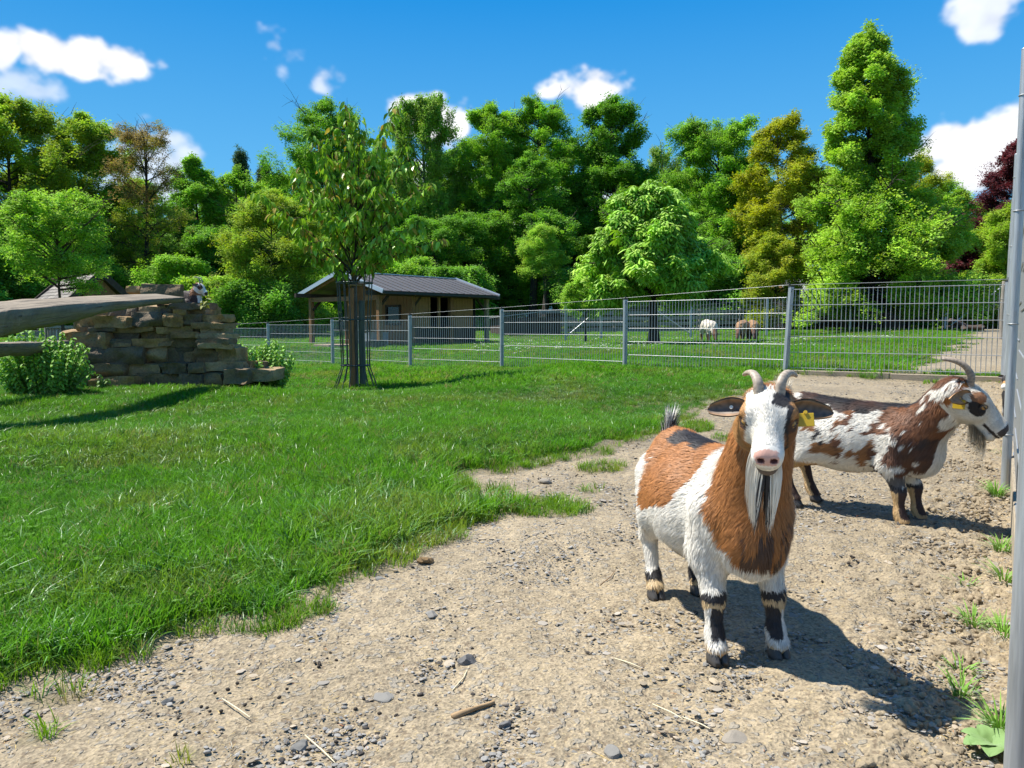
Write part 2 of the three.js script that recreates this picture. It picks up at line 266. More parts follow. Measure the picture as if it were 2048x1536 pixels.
// ---------------------------------------------------------------- gravel, litter, stones
function pebble(seed, flat, detail = 1) {
  const g = new THREE.IcosahedronGeometry(1, detail), p = g.attributes.position, r = rng(seed), ox = r() * 50, cuts = []; 
  for (let k = 0; k < 7; k++) { const n = V(r() - 0.5, (r() - 0.5) * 1.2, r() - 0.5).normalize(); cuts.push([n, 0.55 + 0.3 * r()]); }
  for (let i = 0; i < p.count; i++) {
    const v = V(p.getX(i), p.getY(i), p.getZ(i)); for (const [n, h] of cuts) { const q = v.dot(n); if (q > h) v.addScaledVector(n, h - q); }
    v.multiplyScalar(1 + 0.12 * noise3(v.x * 2 + ox, v.y * 2, v.z * 2)); p.setXYZ(i, v.x, v.y * flat, v.z * 0.8);
  }
  g.computeVertexNormals(); return g;
}
{
  const grit = new THREE.Group(); grit.name = 'gravel'; grit.userData.kind = 'stuff'; scene.add(grit); tag(grit, 'grey slate chips, straw bits and crumbs scattered on the bare soil', 'gravel');
  const mat = std(1, 1, 1, 0.9), r = rng(91), N = 5, mats = [...Array(N)].map(() => []), cols = [...Array(N)].map(() => []), sm = [], sc = [], cm = [], cc = [];
  for (let i = 0; i < 130000; i++) {
    const d = 1.2 + 8.2 * Math.pow(r(), 1.9), x = mix(-0.75 * d - 0.3, 0.68 * d + 0.2, r()); if (grassAt(x, d) > 0) continue;
    const k = Math.floor(r() * N), clump = fbm(x * 2.6, d * 2.6, 33, 3); if (r() > 0.6 + 1.5 * clump) continue;
    const s = (0.0022 + 0.0068 * Math.pow(r(), 3.6)) * (1 + 0.06 * d); place(mats[k], onLand(x, d, s * 0.08), r() * 6.28, s, s, (r() - 0.5) * 0.6, (r() - 0.5) * 0.6);
    const t = 0.14 + 0.16 * r(), w = r(); if (w < 0.66) cols[k].push(t, t * 0.95, t * 0.86); else if (w < 0.9) cols[k].push(t * 1.35, t * 1.1, t * 0.8); else cols[k].push(0.045, 0.037, 0.03);
  }
  [0.38, 0.26, 0.5, 0.22, 0.34].forEach((f, k) => stuffMesh('chips', pebble(300 + k, f, 1), mat, mats[k], cols[k], grit));
  const bit = new Buf(); bit.tube([V(-0.5, 0.012, 0), V(-0.1, 0.03, 0.03), V(0.5, 0.012, -0.02)], [0.035, 0.05, 0.03], 5);
  for (let i = 0; i < 9000; i++) {
    const d = 1.2 + 6 * Math.pow(r(), 1.7), x = mix(-0.75 * d - 0.3, 0.68 * d + 0.2, r()); if (grassAt(x, d) > 0) continue;
    const L = 0.006 + 0.013 * r() + (r() < 0.035 ? 0.05 * r() : 0), w = 0.35 + 0.5 * r(); M4.compose(onLand(x, d, 0.003), Q4.setFromEuler(E4.set((r() - 0.5) * 0.3, r() * 6.28, (r() - 0.5) * 0.3)), S4.set(L, 0.016 * w, 0.022 * w)); for (let q = 0; q < 16; q++) sm.push(M4.elements[q]);
    const c = r(); c < 0.45 ? sc.push(0.5, 0.36, 0.13) : c < 0.8 ? sc.push(0.24, 0.15, 0.065) : c < 0.97 ? sc.push(0.5, 0.44, 0.32) : sc.push(0.45, 0.16, 0.05);
  }
  stuffMesh('straw', bit.geo(), mat, sm, sc, grit);
  for (let i = 0; i < 3400; i++) {      // broken clods of soil, thickest on the dug strip along the tall fence
    const d = 1.3 + 5.5 * r(), e = 0.638 * d - 0.03, q = Math.pow(r(), 1.6), x = e - q * (0.09 + 0.1 * d * 0.9) ; if (grassAt(x, d) > 0) continue;
    const s = 0.003 + 0.012 * Math.pow(r(), 4); place(cm, onLand(x, d, s * 0.25), r() * 6.28, s, s * 0.8, r(), r()); const t = 0.8 + 0.35 * r(); cc.push(0.26 * t, 0.204 * t, 0.13 * t);
  }
  { // thin slate flakes trodden flush into the soil
    const fm = [[], []], fc = [[], []]; for (let i = 0; i < 4200; i++) { const d = 1.3 + 7 * Math.pow(r(), 1.5), x = mix(-0.75 * d - 0.3, 0.66 * d, r()); if (grassAt(x, d) > 0 || fbm(x * 1.7, d * 1.7, 44, 3) < -0.12) continue; const s = 0.004 + 0.016 * Math.pow(r(), 3), k = r() < 0.5 ? 0 : 1; place(fm[k], onLand(x, d, 0.001), r() * 6.28, s, s * 0.5, (r() - 0.5) * 0.24, (r() - 0.5) * 0.24); const t = 0.2 + 0.16 * r(), w = r(); fc[k].push(t * 1.05, t * (0.95 - 0.1 * w), t * (0.82 - 0.24 * w)); }
    stuffMesh('flakes', pebble(331, 0.3, 2), mat, fm[0], fc[0], grit); stuffMesh('flakes', pebble(334, 0.24, 2), mat, fm[1], fc[1], grit);
  }
  { // goat droppings in small scatters
    const dm = [], spots = [[955, 985], [1090, 960], [1150, 955], [1270, 895], [760, 1180], [930, 1300], [640, 1330], [1200, 1230], [1700, 1130], [1780, 900], [1850, 1250], [420, 1420], [820, 1440], [1330, 1080], [1560, 1400]].map(([x, y]) => pick(x, y));
    for (let i = 0; i < 230; i++) { const p = spots[i % spots.length], a = r() * 6.28, q = 0.22 * Math.pow(r(), 1.2), x = p.x + Math.cos(a) * q, d = -p.z + Math.sin(a) * q, s = 0.0034 + 0.0014 * r(); place(dm, onLand(x, d, s * 0.5), r() * 6.28, s, s * 1.1, r() * 0.5, r() * 0.5); }
    const pel = new THREE.SphereGeometry(1, 8, 6); pel.scale(1.35, 0.9, 1); stuffMesh('droppings', pel, std(0.035, 0.026, 0.018, 0.85), dm, null, grit);
  }
  stuffMesh('clods', pebble(320, 0.8, 1), mat, cm, cc, grit);
}
{
  const mats = [std(0.185, 0.175, 0.155, 0.9), std(0.23, 0.2, 0.16, 0.92), std(0.12, 0.115, 0.11, 0.88)];
  // stones large enough to point at: picture place, half width in metres, flatness, label
  const list = [[935, 1328, 0.024, 0.75, 'wedge shaped grey stone with dry stalks beside it on the soil', 2], [768, 1395, 0.03, 0.2, 'flat pale slate flake in the middle of the bare soil', 0], [600, 1496, 0.019, 0.7, 'rounded grey stone half way along the bottom edge of the picture', 0], [1225, 1512, 0.02, 0.75, 'grey stone nearest the bottom edge left of the goat shadow', 0], [1010, 1453, 0.014, 0.8, 'small dark stone just right of the dry wooden stick', 2], [1090, 965, 0.042, 0.45, 'buff stone standing out by the turf edge near the bare gap', 1], [335, 1403, 0.015, 0.5, 'pale grey disc of stone near the lower left grass tuft', 0], [1137, 1340, 0.026, 0.22, 'flat triangular grey slate left of the standing goat front hooves', 0], [1095, 1368, 0.02, 0.3, 'small buff slab next to the triangular slate', 1], [1120, 1475, 0.03, 0.16, 'broad thin slate sunk in soil below the wooden stick', 0], [862, 1232, 0.026, 0.35, 'pale flat stone near the turf edge at mid picture', 0], [1645, 1345, 0.034, 0.18, 'flat stone lying inside the shadow of the front goat', 0], [1585, 1235, 0.03, 0.18, 'slate flake in the shadow right behind the front goat legs', 0], [1470, 1480, 0.03, 0.3, 'broad stone at the bottom edge below the front goat', 1], [1200, 1352, 0.012, 0.6, 'small oval pebble left of the goat front hoof', 0], [760, 1160, 0.018, 0.55, 'grey stone against the turf edge beside a twig', 0], [545, 1295, 0.012, 0.4, 'tiny slate chip below the turf edge at left', 0], [1660, 1225, 0.02, 0.2, 'thin slate behind the front goat near the spotted goat', 0], [1100, 1183, 0.014, 0.4, 'small flake in the middle of the track behind the front goat', 1]];
  list.forEach(([x, y, s, f, label, m], i) => { const p = pick(x, y), g = pebble(500 + i * 3, f, 3); const o = new THREE.Mesh(g, mats[m]); o.name = numbered('stone'); o.scale.setScalar(s * 1.15); o.position.set(p.x, landY(p.x, -p.z) + s * f * 0.22, p.z); o.rotation.y = i * 1.7; scene.add(tag(o, label, 'stone', 'stones on the bare soil')); });
  // dry stick
  const a = pick(905, 1442), b = pick(988, 1408), st = new Buf(), n = 9, pts = []; for (let k = 0; k <= n; k++) { const t = k / n; pts.push(a.clone().lerp(b, t).add(V(0, 0.009 + 0.003 * Math.sin(t * 5), 0.004 * Math.sin(t * 3)))); }
  st.tube(pts, (t, q) => 0.0082 * (1 - 0.45 * t) * (1 + 0.16 * Math.sin(q * 2 + t * 6)), 9, (t, q) => { const w = 0.75 + 0.35 * noise3(t * 3, q * 3, 2) + 0.2 * noise3(t * 30, q * 4, 5); return [0.4 * w, 0.265 * w, 0.135 * w]; });
  const stick = new THREE.Mesh(st.geo(), new THREE.MeshStandardMaterial({ vertexColors: true, roughness: 0.85 })); stick.name = 'wooden_stick'; scene.add(tag(stick, 'short dry brown stick lying on the bare soil', 'stick'));
  // straws and twigs one can pick out
  const straw = std(0.62, 0.54, 0.36, 0.7), twig = std(0.2, 0.12, 0.06, 0.9);
  [[445, 1402, 500, 1440, 0, 'bent pale straw stalk on the soil at lower left'], [610, 1475, 670, 1530, 0, 'long pale straw near the bottom edge'], [1228, 1320, 1280, 1338, 0, 'short white straw left of the front goat hooves'], [1365, 1437, 1420, 1462, 0, 'white straw stub below the front goat'], [905, 1385, 938, 1335, 0, 'straw leaning on the wedge shaped grey stone'], [1200, 1172, 1232, 1142, 1, 'thin dark twig on the track behind the front goat'], [1305, 1412, 1365, 1440, 0, 'curved straw below the goat near hoof']].forEach(([x0, y0, x1, y1, m, label]) => {
    const p = pick(x0, y0), q = pick(x1, y1), s = new Buf(), mid = p.clone().lerp(q, 0.55).add(V(0.006, 0.004, 0.008)); for (const v of [p, q]) v.y = landY(v.x, -v.z) + 0.003; mid.y = landY(mid.x, -mid.z) + 0.006;
    s.tube([p, p.clone().lerp(mid, 0.5), mid, mid.clone().lerp(q, 0.5), q], [0.0014, 0.0018, 0.0017, 0.0015, 0.0009], 6); const o = new THREE.Mesh(s.geo(), m ? twig : straw); o.name = numbered(m ? 'twig' : 'straw_stalk'); scene.add(tag(o, label, m ? 'twig' : 'straw'));
  });
  // dung lump at the turf edge
  { const p = pick(852, 1127), g = new Buf(); const gs = []; for (let k = 0; k < 5; k++) { const q = pebble(700 + k, 0.75, 2); q.scale(0.018, 0.018, 0.018); q.translate((k % 3) * 0.017 - 0.017, 0.009 + 0.006 * (k > 2), (k > 2 ? 0.01 : 0)); gs.push(q); } const o = new THREE.Mesh(mergeGeometries(gs), std(0.2, 0.125, 0.055, 0.95)); o.name = 'dung_lump'; o.position.copy(p); scene.add(tag(o, 'brown crumbly dung lump at the edge of the turf', 'dung')); }
}
// ---------------------------------------------------------------- galvanised mesh fence across the paddock
const zincTex = grain(256, (u, v) => { const a = tf(u, v, 8, 4, 3), b = tf(u, v, 40, 2, 9), k = 0.8 + 0.5 * (a - 0.5) + 0.25 * (b - 0.5); return [0.5 * k, 0.53 * k, 0.55 * k, b]; }, [1, 1]);
const zinc = new THREE.MeshStandardMaterial({ ...zincTex, bumpScale: 0.0004, metalness: 0.55, roughness: 0.48 });
const zincWire = std(0.4, 0.41, 0.42, 0.45, { metalness: 0.6 }), dullWire = std(0.33, 0.34, 0.34, 0.5, { metalness: 0.5 }), dark = std(0.03, 0.03, 0.03, 0.7);
const rodG = new THREE.CylinderGeometry(1, 1, 1, 6, 1); 
function rod(name, a, b, r, mat, parent) { const m = new THREE.Mesh(rodG, mat); m.name = name; const d = b.clone().sub(a), L = d.length(); m.position.copy(a).addScaledVector(d, 0.5); m.quaternion.setFromUnitVectors(V(0, 1, 0), d.normalize()); m.scale.set(r, L, r); parent.add(m); return m; }
function meshPanel(fence, a, b, top, high, gap, rows) {      // a, b feet of the two posts; rails lie level
  const g = new THREE.Group(); g.name = 'mesh_panel'; fence.add(g);
  const dir = b.clone().sub(a).setY(0), L = dir.length(); dir.normalize(); const out = V(-dir.z, 0, dir.x).multiplyScalar(0.006), n = Math.round((L - 0.06) / gap);
  const at = (t, y) => V(a.x + dir.x * t, y, a.z + dir.z * t);
  for (let k = 0; k < rows; k++) { const y = top - 0.005 - k * (high - 0.03) / (rows - 1); for (const s of [1, -1]) rod('rail', at(0.03, y).addScaledVector(out, s), at(L - 0.03, y).addScaledVector(out, s), 0.0036, zincWire, g); }
  for (let i = 0; i <= n; i++) { const t = 0.03 + (L - 0.06) * i / n; rod('wire', at(t, top - high), at(t, top + 0.004), 0.004, zincWire, g); }
  return g;
}
function fencePost(fence, p, low, top, w, lean = 0) {
  const h = top - low, m = part('post', new RoundedBoxGeometry(w, h, w * 0.7, 2, 0.004), zinc, fence); m.position.set(p.x, low + h / 2, p.z); m.rotation.set(0, 0.55, lean, 'ZYX');
  for (let k = 0; k < 4; k++) { const c = part('bolt', new THREE.CylinderGeometry(0.009, 0.009, 0.01, 8), dullWire, m); c.rotation.x = Math.PI / 2; c.position.set(-w * 0.2, h / 2 - 0.06 - k * 0.3, w * 0.35 + 0.004); }
  const cap = part('cap', new THREE.BoxGeometry(w + 0.006, 0.012, w * 0.7 + 0.006), dark, m); cap.position.y = h / 2 + 0.006; return m;
}
const FP = [[5.585, 8.7], [3.55, 9.9], [1.72, 11.7], [-0.18, 13.5], [-1.96, 14.8], [-3.9, 16.7], [-5.72, 18.05], [-7.75, 19.4], [-9.8, 20.8], [-11.9, 22.2], [-14.0, 23.7], [-16.2, 25.2]], TOPS = [1.42, 1.32, 1.215, 1.125, 1.065, 0.98, 0.9, 0.85, 0.82, 0.8, 0.8];
{
  const f = thing('mesh_fence', 'galvanised wire mesh fence stepping down across the paddock behind the goats', 'fence');
  const feet = FP.map(([x, d]) => V(x, 0, -d));
  for (let i = 0; i < TOPS.length; i++) meshPanel(f, feet[i], feet[i + 1], TOPS[i], 1.03, 0.05, 6);
  const wire = []; feet.forEach((p, i) => { const lo = landY(p.x, -p.z) - 0.1, top = Math.max(TOPS[i - 1] ?? 0, TOPS[i] ?? 0) + 0.03; fencePost(f, p, lo, top, 0.062, i === 1 ? -0.045 : 0); wire.push(V(p.x, top + 0.025, p.z)); const ins = part('insulator', new THREE.CylinderGeometry(0.01, 0.014, 0.05, 8), dark, f); ins.position.set(p.x, top + 0.022, p.z); });
  for (let i = 0; i + 1 < wire.length; i++) rod('top_wire', wire[i], wire[i + 1], 0.0028, dullWire, f);
  // concrete kerb under the nearest panel
  const conc = new THREE.MeshStandardMaterial({ ...grain(512, (u, v) => { const a = tf(u, v, 6, 5, 5), b = tf(u, v, 90, 2, 8), pit = sstep(0.75, 0.82, tf(u, v, 50, 2, 14)), k = 0.75 + 0.4 * (a - 0.5) + 0.2 * (b - 0.5) - 0.25 * pit; return [0.46 * k, 0.38 * k, 0.27 * k, 0.5 + 0.4 * b - 0.5 * pit]; }), bumpScale: 0.004, roughness: 0.95 });
  const a = V(3.5, 0, -9.86), b = V(5.62, 0, -8.62), L = a.distanceTo(b), k = thing('concrete_kerb', 'low sandy concrete kerb under the fence panel behind the spotted goat', 'kerb', null, [(a.x + b.x) / 2, 0.285, (a.z + b.z) / 2], Math.atan2(-(b.z - a.z), b.x - a.x));
  for (let q = 0; q < 2; q++) { const m = part('slab', new RoundedBoxGeometry(L / 2 - 0.006, 0.2, 0.07, 2, 0.008), conc, k); m.position.set((q - 0.5) * L / 2, q ? -0.005 : 0.004, 0.02); }
  // tall fence along the right side
  const t = thing('tall_fence', 'tall galvanised pipe and mesh fence along the right edge of the picture', 'fence');
  const line = (d, o = 0) => V(0.638 * d + 0.048 + 0.843 * o, 0, -d + 0.538 * o), ds = [1.52, 3.8, 6.3, 8.75, 11.2, 13.7, 16.2];
  ds.forEach((d, i) => {
    const p = line(d, i === 0 ? 0.02 : 0.0), lo = landY(p.x, d) - 0.08, h = 2.2 + 0.02 * d - lo, m = part('post', new THREE.CylinderGeometry(i ? 0.021 : 0.024, i ? 0.021 : 0.024, h, 24), zinc, t); m.position.set(p.x, lo + h / 2, p.z);
    const c = part('cap', new THREE.SphereGeometry(i ? 0.022 : 0.025, 16, 8, 0, 6.283, 0, 1.571), zinc, m); c.position.y = h / 2; c.scale.y = 0.5;
    for (let q = 0; q < 4 && i; q++) { const s = part('clamp', new THREE.TorusGeometry(0.0225, 0.003, 6, 20), dullWire, m); s.rotation.x = Math.PI / 2; s.position.y = -h / 2 + 0.35 + q * 0.55; }
  });
  for (let i = 0; i < 4; i++) meshPanel(t, line(ds[i], 0.035), line(ds[i + 1], 0.035), 2.15 + 0.02 * ds[i], 1.95, 0.05, 11);
  for (let i = 0; i < 4; i++) {
    const p = line(ds[i], 0.045), q = line(ds[i + 1], 0.045), lo = (landY(p.x, ds[i]) + landY(q.x, ds[i + 1])) / 2, m = part('base_board', new RoundedBoxGeometry(p.distanceTo(q) - 0.03, 0.26, 0.05, 2, 0.006), conc, t);
    m.position.set((p.x + q.x) / 2, lo + 0.03, (p.z + q.z) / 2); m.rotation.y = Math.atan2(-(q.z - p.z), q.x - p.x); m.rotation.z = Math.atan2(landY(q.x, ds[i + 1]) - landY(p.x, ds[i]), p.distanceTo(q)); m.rotation.order = 'YXZ';
  }
}
// ---------------------------------------------------------------- far fences, sheds and boards beyond the lawn
const woodTex = grain(512, (u, v) => { const g = tn(u * 1, v, 64, 5), a = tf(u, v * 0.08, 48, 3, 3), b = tf(u, v, 5, 3, 7), k = 0.72 + 0.55 * (a - 0.5) + 0.4 * (b - 0.5) + 0.15 * (g - 0.5); return [k, k, k, a]; });
const wood = (r, g, b, rough = 0.85) => new THREE.MeshStandardMaterial({ ...woodTex, color: new THREE.Color().setRGB(r, g, b), bumpScale: 0.002, roughness: rough });
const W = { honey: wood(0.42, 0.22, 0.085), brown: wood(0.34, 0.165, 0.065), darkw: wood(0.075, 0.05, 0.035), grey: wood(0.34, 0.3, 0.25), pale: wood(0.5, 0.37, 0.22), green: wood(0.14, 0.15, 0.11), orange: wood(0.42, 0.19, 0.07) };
{
  const far = thing('far_fence', 'thin braced post fence crossing the field behind the chestnut tree', 'fence');
  const posts = [[1131, 612, 674, 29], [1203, 609, 672, 29.5], [1382, 610, 668, 31], [1535, 597, 662, 32], [1702, 580, 657, 33], [1893, 573, 651, 34], [2008, 563, 650, 35]].map(([x, t, b, d]) => { const q = P(x, t, d), lo = landY(q.x, d) - 0.1; const m = part('post', new RoundedBoxGeometry(0.09, q.y - lo, 0.07, 1, 0.006), zinc, far); m.position.set(q.x, (q.y + lo) / 2, q.z); return q; });
  for (let i = 0; i + 1 < posts.length; i++) { const a = posts[i], b = posts[i + 1]; for (let k = 0; k < 8; k++) rod('strand', V(a.x, a.y - 0.03 - k * 0.17, a.z), V(b.x, b.y - 0.03 - k * 0.17, b.z), 0.0035, dullWire, far); const n = Math.round(a.distanceTo(b) / 0.16); const s = []; for (let k = 1; k < n; k++) { const p = a.clone().lerp(b, k / n); const c = new THREE.CylinderGeometry(0.003, 0.003, 1.25, 4); c.translate(p.x, p.y - 0.65, p.z); s.push(c); } const w = part('upright_wires', mergeGeometries(s), dullWire, far); w.userData.kind = 'stuff'; }
  for (const [x0, y0, x1, y1, d] of [[1199, 618, 1134, 672, 29], [1310, 619, 1380, 667, 31], [2006, 572, 1902, 650, 34.5]]) { const a = P(x0, y0, d), b = P(x1, y1, d); b.y = Math.max(b.y, landY(b.x, d) - 0.05); rod('brace', a, b, 0.028, zincWire, far); }
  const wp = thing('wooden_post', 'weathered round wooden post at the far end of the path', 'post', null, [0, 0, 0]); { const p = P(2009, 562, 21), lo = landY(p.x, 21) - 0.1; wp.position.set(p.x, lo, p.z); const b = new Buf(), n = 8, pts = []; for (let k = 0; k <= n; k++) pts.push(V(0.012 * Math.sin(k), (p.y - lo) * k / n, 0.01 * Math.cos(k * 1.3))); b.tube(pts, (t, a) => 0.075 * (1 - 0.12 * t) * (1 + 0.05 * Math.sin(a * 3 + t * 4)), 10); part('pole', b.geo(), W.grey, wp); const w = part('wire_wrap', new THREE.TorusGeometry(0.078, 0.004, 6, 16), dullWire, wp); w.rotation.x = 1.57; w.position.y = 1.2; }
  const bf = thing('board_fence', 'grey brown wooden board fence at the back of the field behind the sheep', 'fence');
  const bp = [[1080, 36], [1150, 36.5], [1230, 37], [1310, 37.5], [1400, 38], [1480, 38.5], [1570, 39]].map(([x, d]) => { const p = P(x, 650, d); p.y = landY(p.x, d) ; return p; });
  bp.forEach((p) => { const m = part('post', new THREE.BoxGeometry(0.12, 1.25, 0.1), W.grey, bf); m.position.set(p.x, p.y + 0.5, p.z - 0.08); });
  for (let i = 0; i + 1 < bp.length; i++) for (let k = 0; k < 4; k++) { const a = bp[i], b = bp[i + 1], m = part('board', new THREE.BoxGeometry(a.distanceTo(b) - 0.02, 0.17, 0.03), W.grey, bf); m.position.set((a.x + b.x) / 2, (a.y + b.y) / 2 + 0.16 + k * 0.27, (a.z + b.z) / 2); m.rotation.y = Math.atan2(-(b.z - a.z), b.x - a.x); m.rotation.z = 0.01 * ((i * 3 + k * 5) % 5 - 2); }
}
function planks(name, parent, mat, x0, x1, y0, y1, z, w, along = 'x', th = 0.025) {   // a wall of upright boards
  const n = Math.max(1, Math.round(Math.abs(x1 - x0) / w)), s = (x1 - x0) / n;
  for (let k = 0; k < n; k++) { const m = part(name, new THREE.BoxGeometry(along === 'x' ? Math.abs(s) - 0.006 : th, y1 - y0 - 0.01 * (k % 2), along === 'x' ? th : Math.abs(s) - 0.006), mat, parent), c = x0 + s * (k + 0.5), o = 0.004 * (k % 3); m.position.set(along === 'x' ? c : z + o, (y0 + y1) / 2, along === 'x' ? z + o : c); }
}
const bar = (name, parent, mat, a, b, w, h = w) => { const d = b.clone().sub(a), L = d.length(), m = part(name, new THREE.BoxGeometry(L, h, w), mat, parent); m.position.copy(a).addScaledVector(d, 0.5); d.normalize(); const z = Math.abs(d.y) > 0.999 ? V(0, 0, 1) : d.clone().cross(V(0, 1, 0)).normalize(); m.quaternion.setFromRotationMatrix(new THREE.Matrix4().makeBasis(d, z.clone().cross(d), z)); return m; };
{ // wooden stable with dark sheet roof
  const base = landY(-4.6, 26) - 0.02, s = thing('wooden_stable', 'open fronted wooden stable with dark grey sheet roof behind the young tree', 'stable', null, [-5.6, base, -25], 0.859);
  const A = 2.69 - base, E = 2.03 - base, RL = 5.28, HW = 2.21, slope = Math.atan2(A - E, HW), SL = Math.hypot(A - E, HW);
  const sheet = new THREE.MeshStandardMaterial({ ...grain(256, (u, v) => { const a = tf(u, v, 6, 4, 2), sp = sstep(0.73, 0.8, tf(u, v, 26, 2, 6)), k = 0.8 + 0.5 * (a - 0.5); return [mix(0.095 * k, 0.13, sp), mix(0.088 * k, 0.065, sp), mix(0.085 * k, 0.035, sp), tf(u, v, 30, 2, 9)]; }), bumpScale: 0.003, roughness: 0.55 });
  const trim = std(0.5, 0.56, 0.62, 0.4, { metalness: 0.3 }), N = 15;
  for (const side of [1, -1]) for (let k = 0; k < N; k++) {
    const w = RL / N, g = mergeGeometries([boxAt(w - 0.004, 0.018, SL, 0, 0, 0), boxAt(0.03, 0.02, SL - 0.004, -w / 2 + 0.02, 0.016, 0)]), m = part('roof_sheet', g, sheet, s);
    m.position.set((k + 0.5) * w, (A + E) / 2, side * HW / 2); m.rotation.x = side * slope;
  }
  bar('ridge_cap', s, trim, V(-0.02, A + 0.03, 0), V(RL + 0.02, A + 0.03, 0), 0.12, 0.03);
  for (const x of [-0.025, RL + 0.025]) for (const side of [1, -1]) bar('verge_board', s, trim, V(x, A, 0.02 * side), V(x, E - 0.02, side * (HW + 0.02)), 0.03, 0.13);
  for (const side of [1, -1]) { bar('gutter', s, dark, V(-0.02, E - 0.06, side * (HW + 0.04)), V(RL, E - 0.06, side * (HW + 0.04)), 0.09, 0.07); bar('eave_beam', s, W.darkw, V(-0.45, E - 0.06, side * (HW - 0.42)), V(RL + 0.5, E - 0.06, side * (HW - 0.42)), 0.1, 0.13); }
  for (let k = 0; k < 5; k++) for (const side of [1, -1]) bar('rafter', s, W.brown, V(0.1 + k * 1.25, A - 0.09, 0), V(0.1 + k * 1.25, E - 0.07, side * (HW - 0.03)), 0.06, 0.09);
  for (const [x, z] of [[0.18, 1.79], [0.18, -1.79], [1.55, 1.79], [5.1, 1.79], [5.1, -1.79], [3.3, 1.79]]) { bar('post', s, x > 5 ? W.pale : W.brown, V(x, -0.1, z), V(x, E - 0.12, z), 0.13); if (x !== 3.3) bar('brace', s, W.darkw, V(x, E - 0.55, z - 0.07 * Math.sign(z)), V(x + (x > 3 ? -0.42 : 0.42), E - 0.13, z - 0.07 * Math.sign(z)), 0.07); }
  bar('tie_beam', s, W.brown, V(0.18, E - 0.2, -1.85), V(0.18, E - 0.2, 1.85), 0.1, 0.14);
  planks('plank', s, W.brown, -1.72, 0.55, 0, A - 0.45, 1.5, 0.16, 'z'); planks('plank', s, W.brown, 1.3, 1.72, 0, E, 1.5, 0.16, 'z'); planks('plank', s, W.brown, 0.55, 1.3, 0, 0.7, 1.5, 0.16, 'z'); planks('plank', s, W.brown, 0.55, 1.3, 1.35, A - 0.5, 1.5, 0.16, 'z');
  { const wf = new THREE.Group(); wf.name = 'window'; s.add(wf); for (const [a, b, c, d] of [[0.55, 0.7, 1.3, 0.76], [0.55, 1.3, 1.3, 1.36], [0.55, 0.7, 0.61, 1.36], [1.24, 0.7, 1.3, 1.36]]) part('frame', boxAt(0.05, d - b, c - a, 1.47, (b + d) / 2, (a + c) / 2), W.darkw, wf); part('pane', boxAt(0.006, 0.54, 0.63, 1.49, 1.03, 0.925), new THREE.MeshPhysicalMaterial({ color: 0x8a9a8a, roughness: 0.2, transmission: 1, thickness: 0 }), wf); }
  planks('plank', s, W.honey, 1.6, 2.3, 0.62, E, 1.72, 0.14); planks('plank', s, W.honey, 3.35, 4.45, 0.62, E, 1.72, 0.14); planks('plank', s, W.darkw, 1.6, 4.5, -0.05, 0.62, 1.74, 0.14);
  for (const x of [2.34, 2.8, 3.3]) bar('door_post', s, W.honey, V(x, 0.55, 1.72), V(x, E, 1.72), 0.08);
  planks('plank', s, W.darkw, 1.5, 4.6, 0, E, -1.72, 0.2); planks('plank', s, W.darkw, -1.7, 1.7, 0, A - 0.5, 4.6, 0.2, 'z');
  const tub = (name, label, cat, px, py, d, w, h, mat, l = w) => { const p = P(px, py, d), t = thing(name, label, cat, null, [p.x, landY(p.x, d), p.z], 0.86); part('floor', boxAt(l, 0.03, w, 0, 0.016, 0), mat, t); for (const q of [1, -1]) { part('side', boxAt(l, h, 0.03, 0, h / 2 + 0.002, q * (w / 2 - 0.016)), mat, t); part('end', boxAt(0.03, h - 0.004, w - 0.068, q * (l / 2 - 0.02), h / 2 + 0.006, 0), mat, t); } part('rim', boxAt(l + 0.04, 0.03, 0.05, 0, h + 0.018, w / 2 - 0.01), mat, t); };
  tub('feed_trough', 'pale grey feed trough standing under the stable roof', 'trough', 748, 682, 24.6, 0.5, 0.42, std(0.25, 0.27, 0.29, 0.6), 0.75);
  tub('water_tub', 'black water tub on the grass in front of the stable', 'tub', 748, 690, 23.2, 0.45, 0.2, std(0.03, 0.032, 0.035, 0.5), 0.6);
  const sl = P(672, 690, 24.2), slab = thing('stone_step', 'pinkish stone step before the stable', 'step', null, [sl.x, landY(sl.x, 24.2), sl.z], 0.86); for (let k = 0; k < 3; k++) part('paver', new RoundedBoxGeometry(0.36, 0.1, 0.8, 1, 0.01).translate((k - 1) * 0.37, 0.03, 0), std(0.36, 0.27, 0.21, 0.9), slab);
}
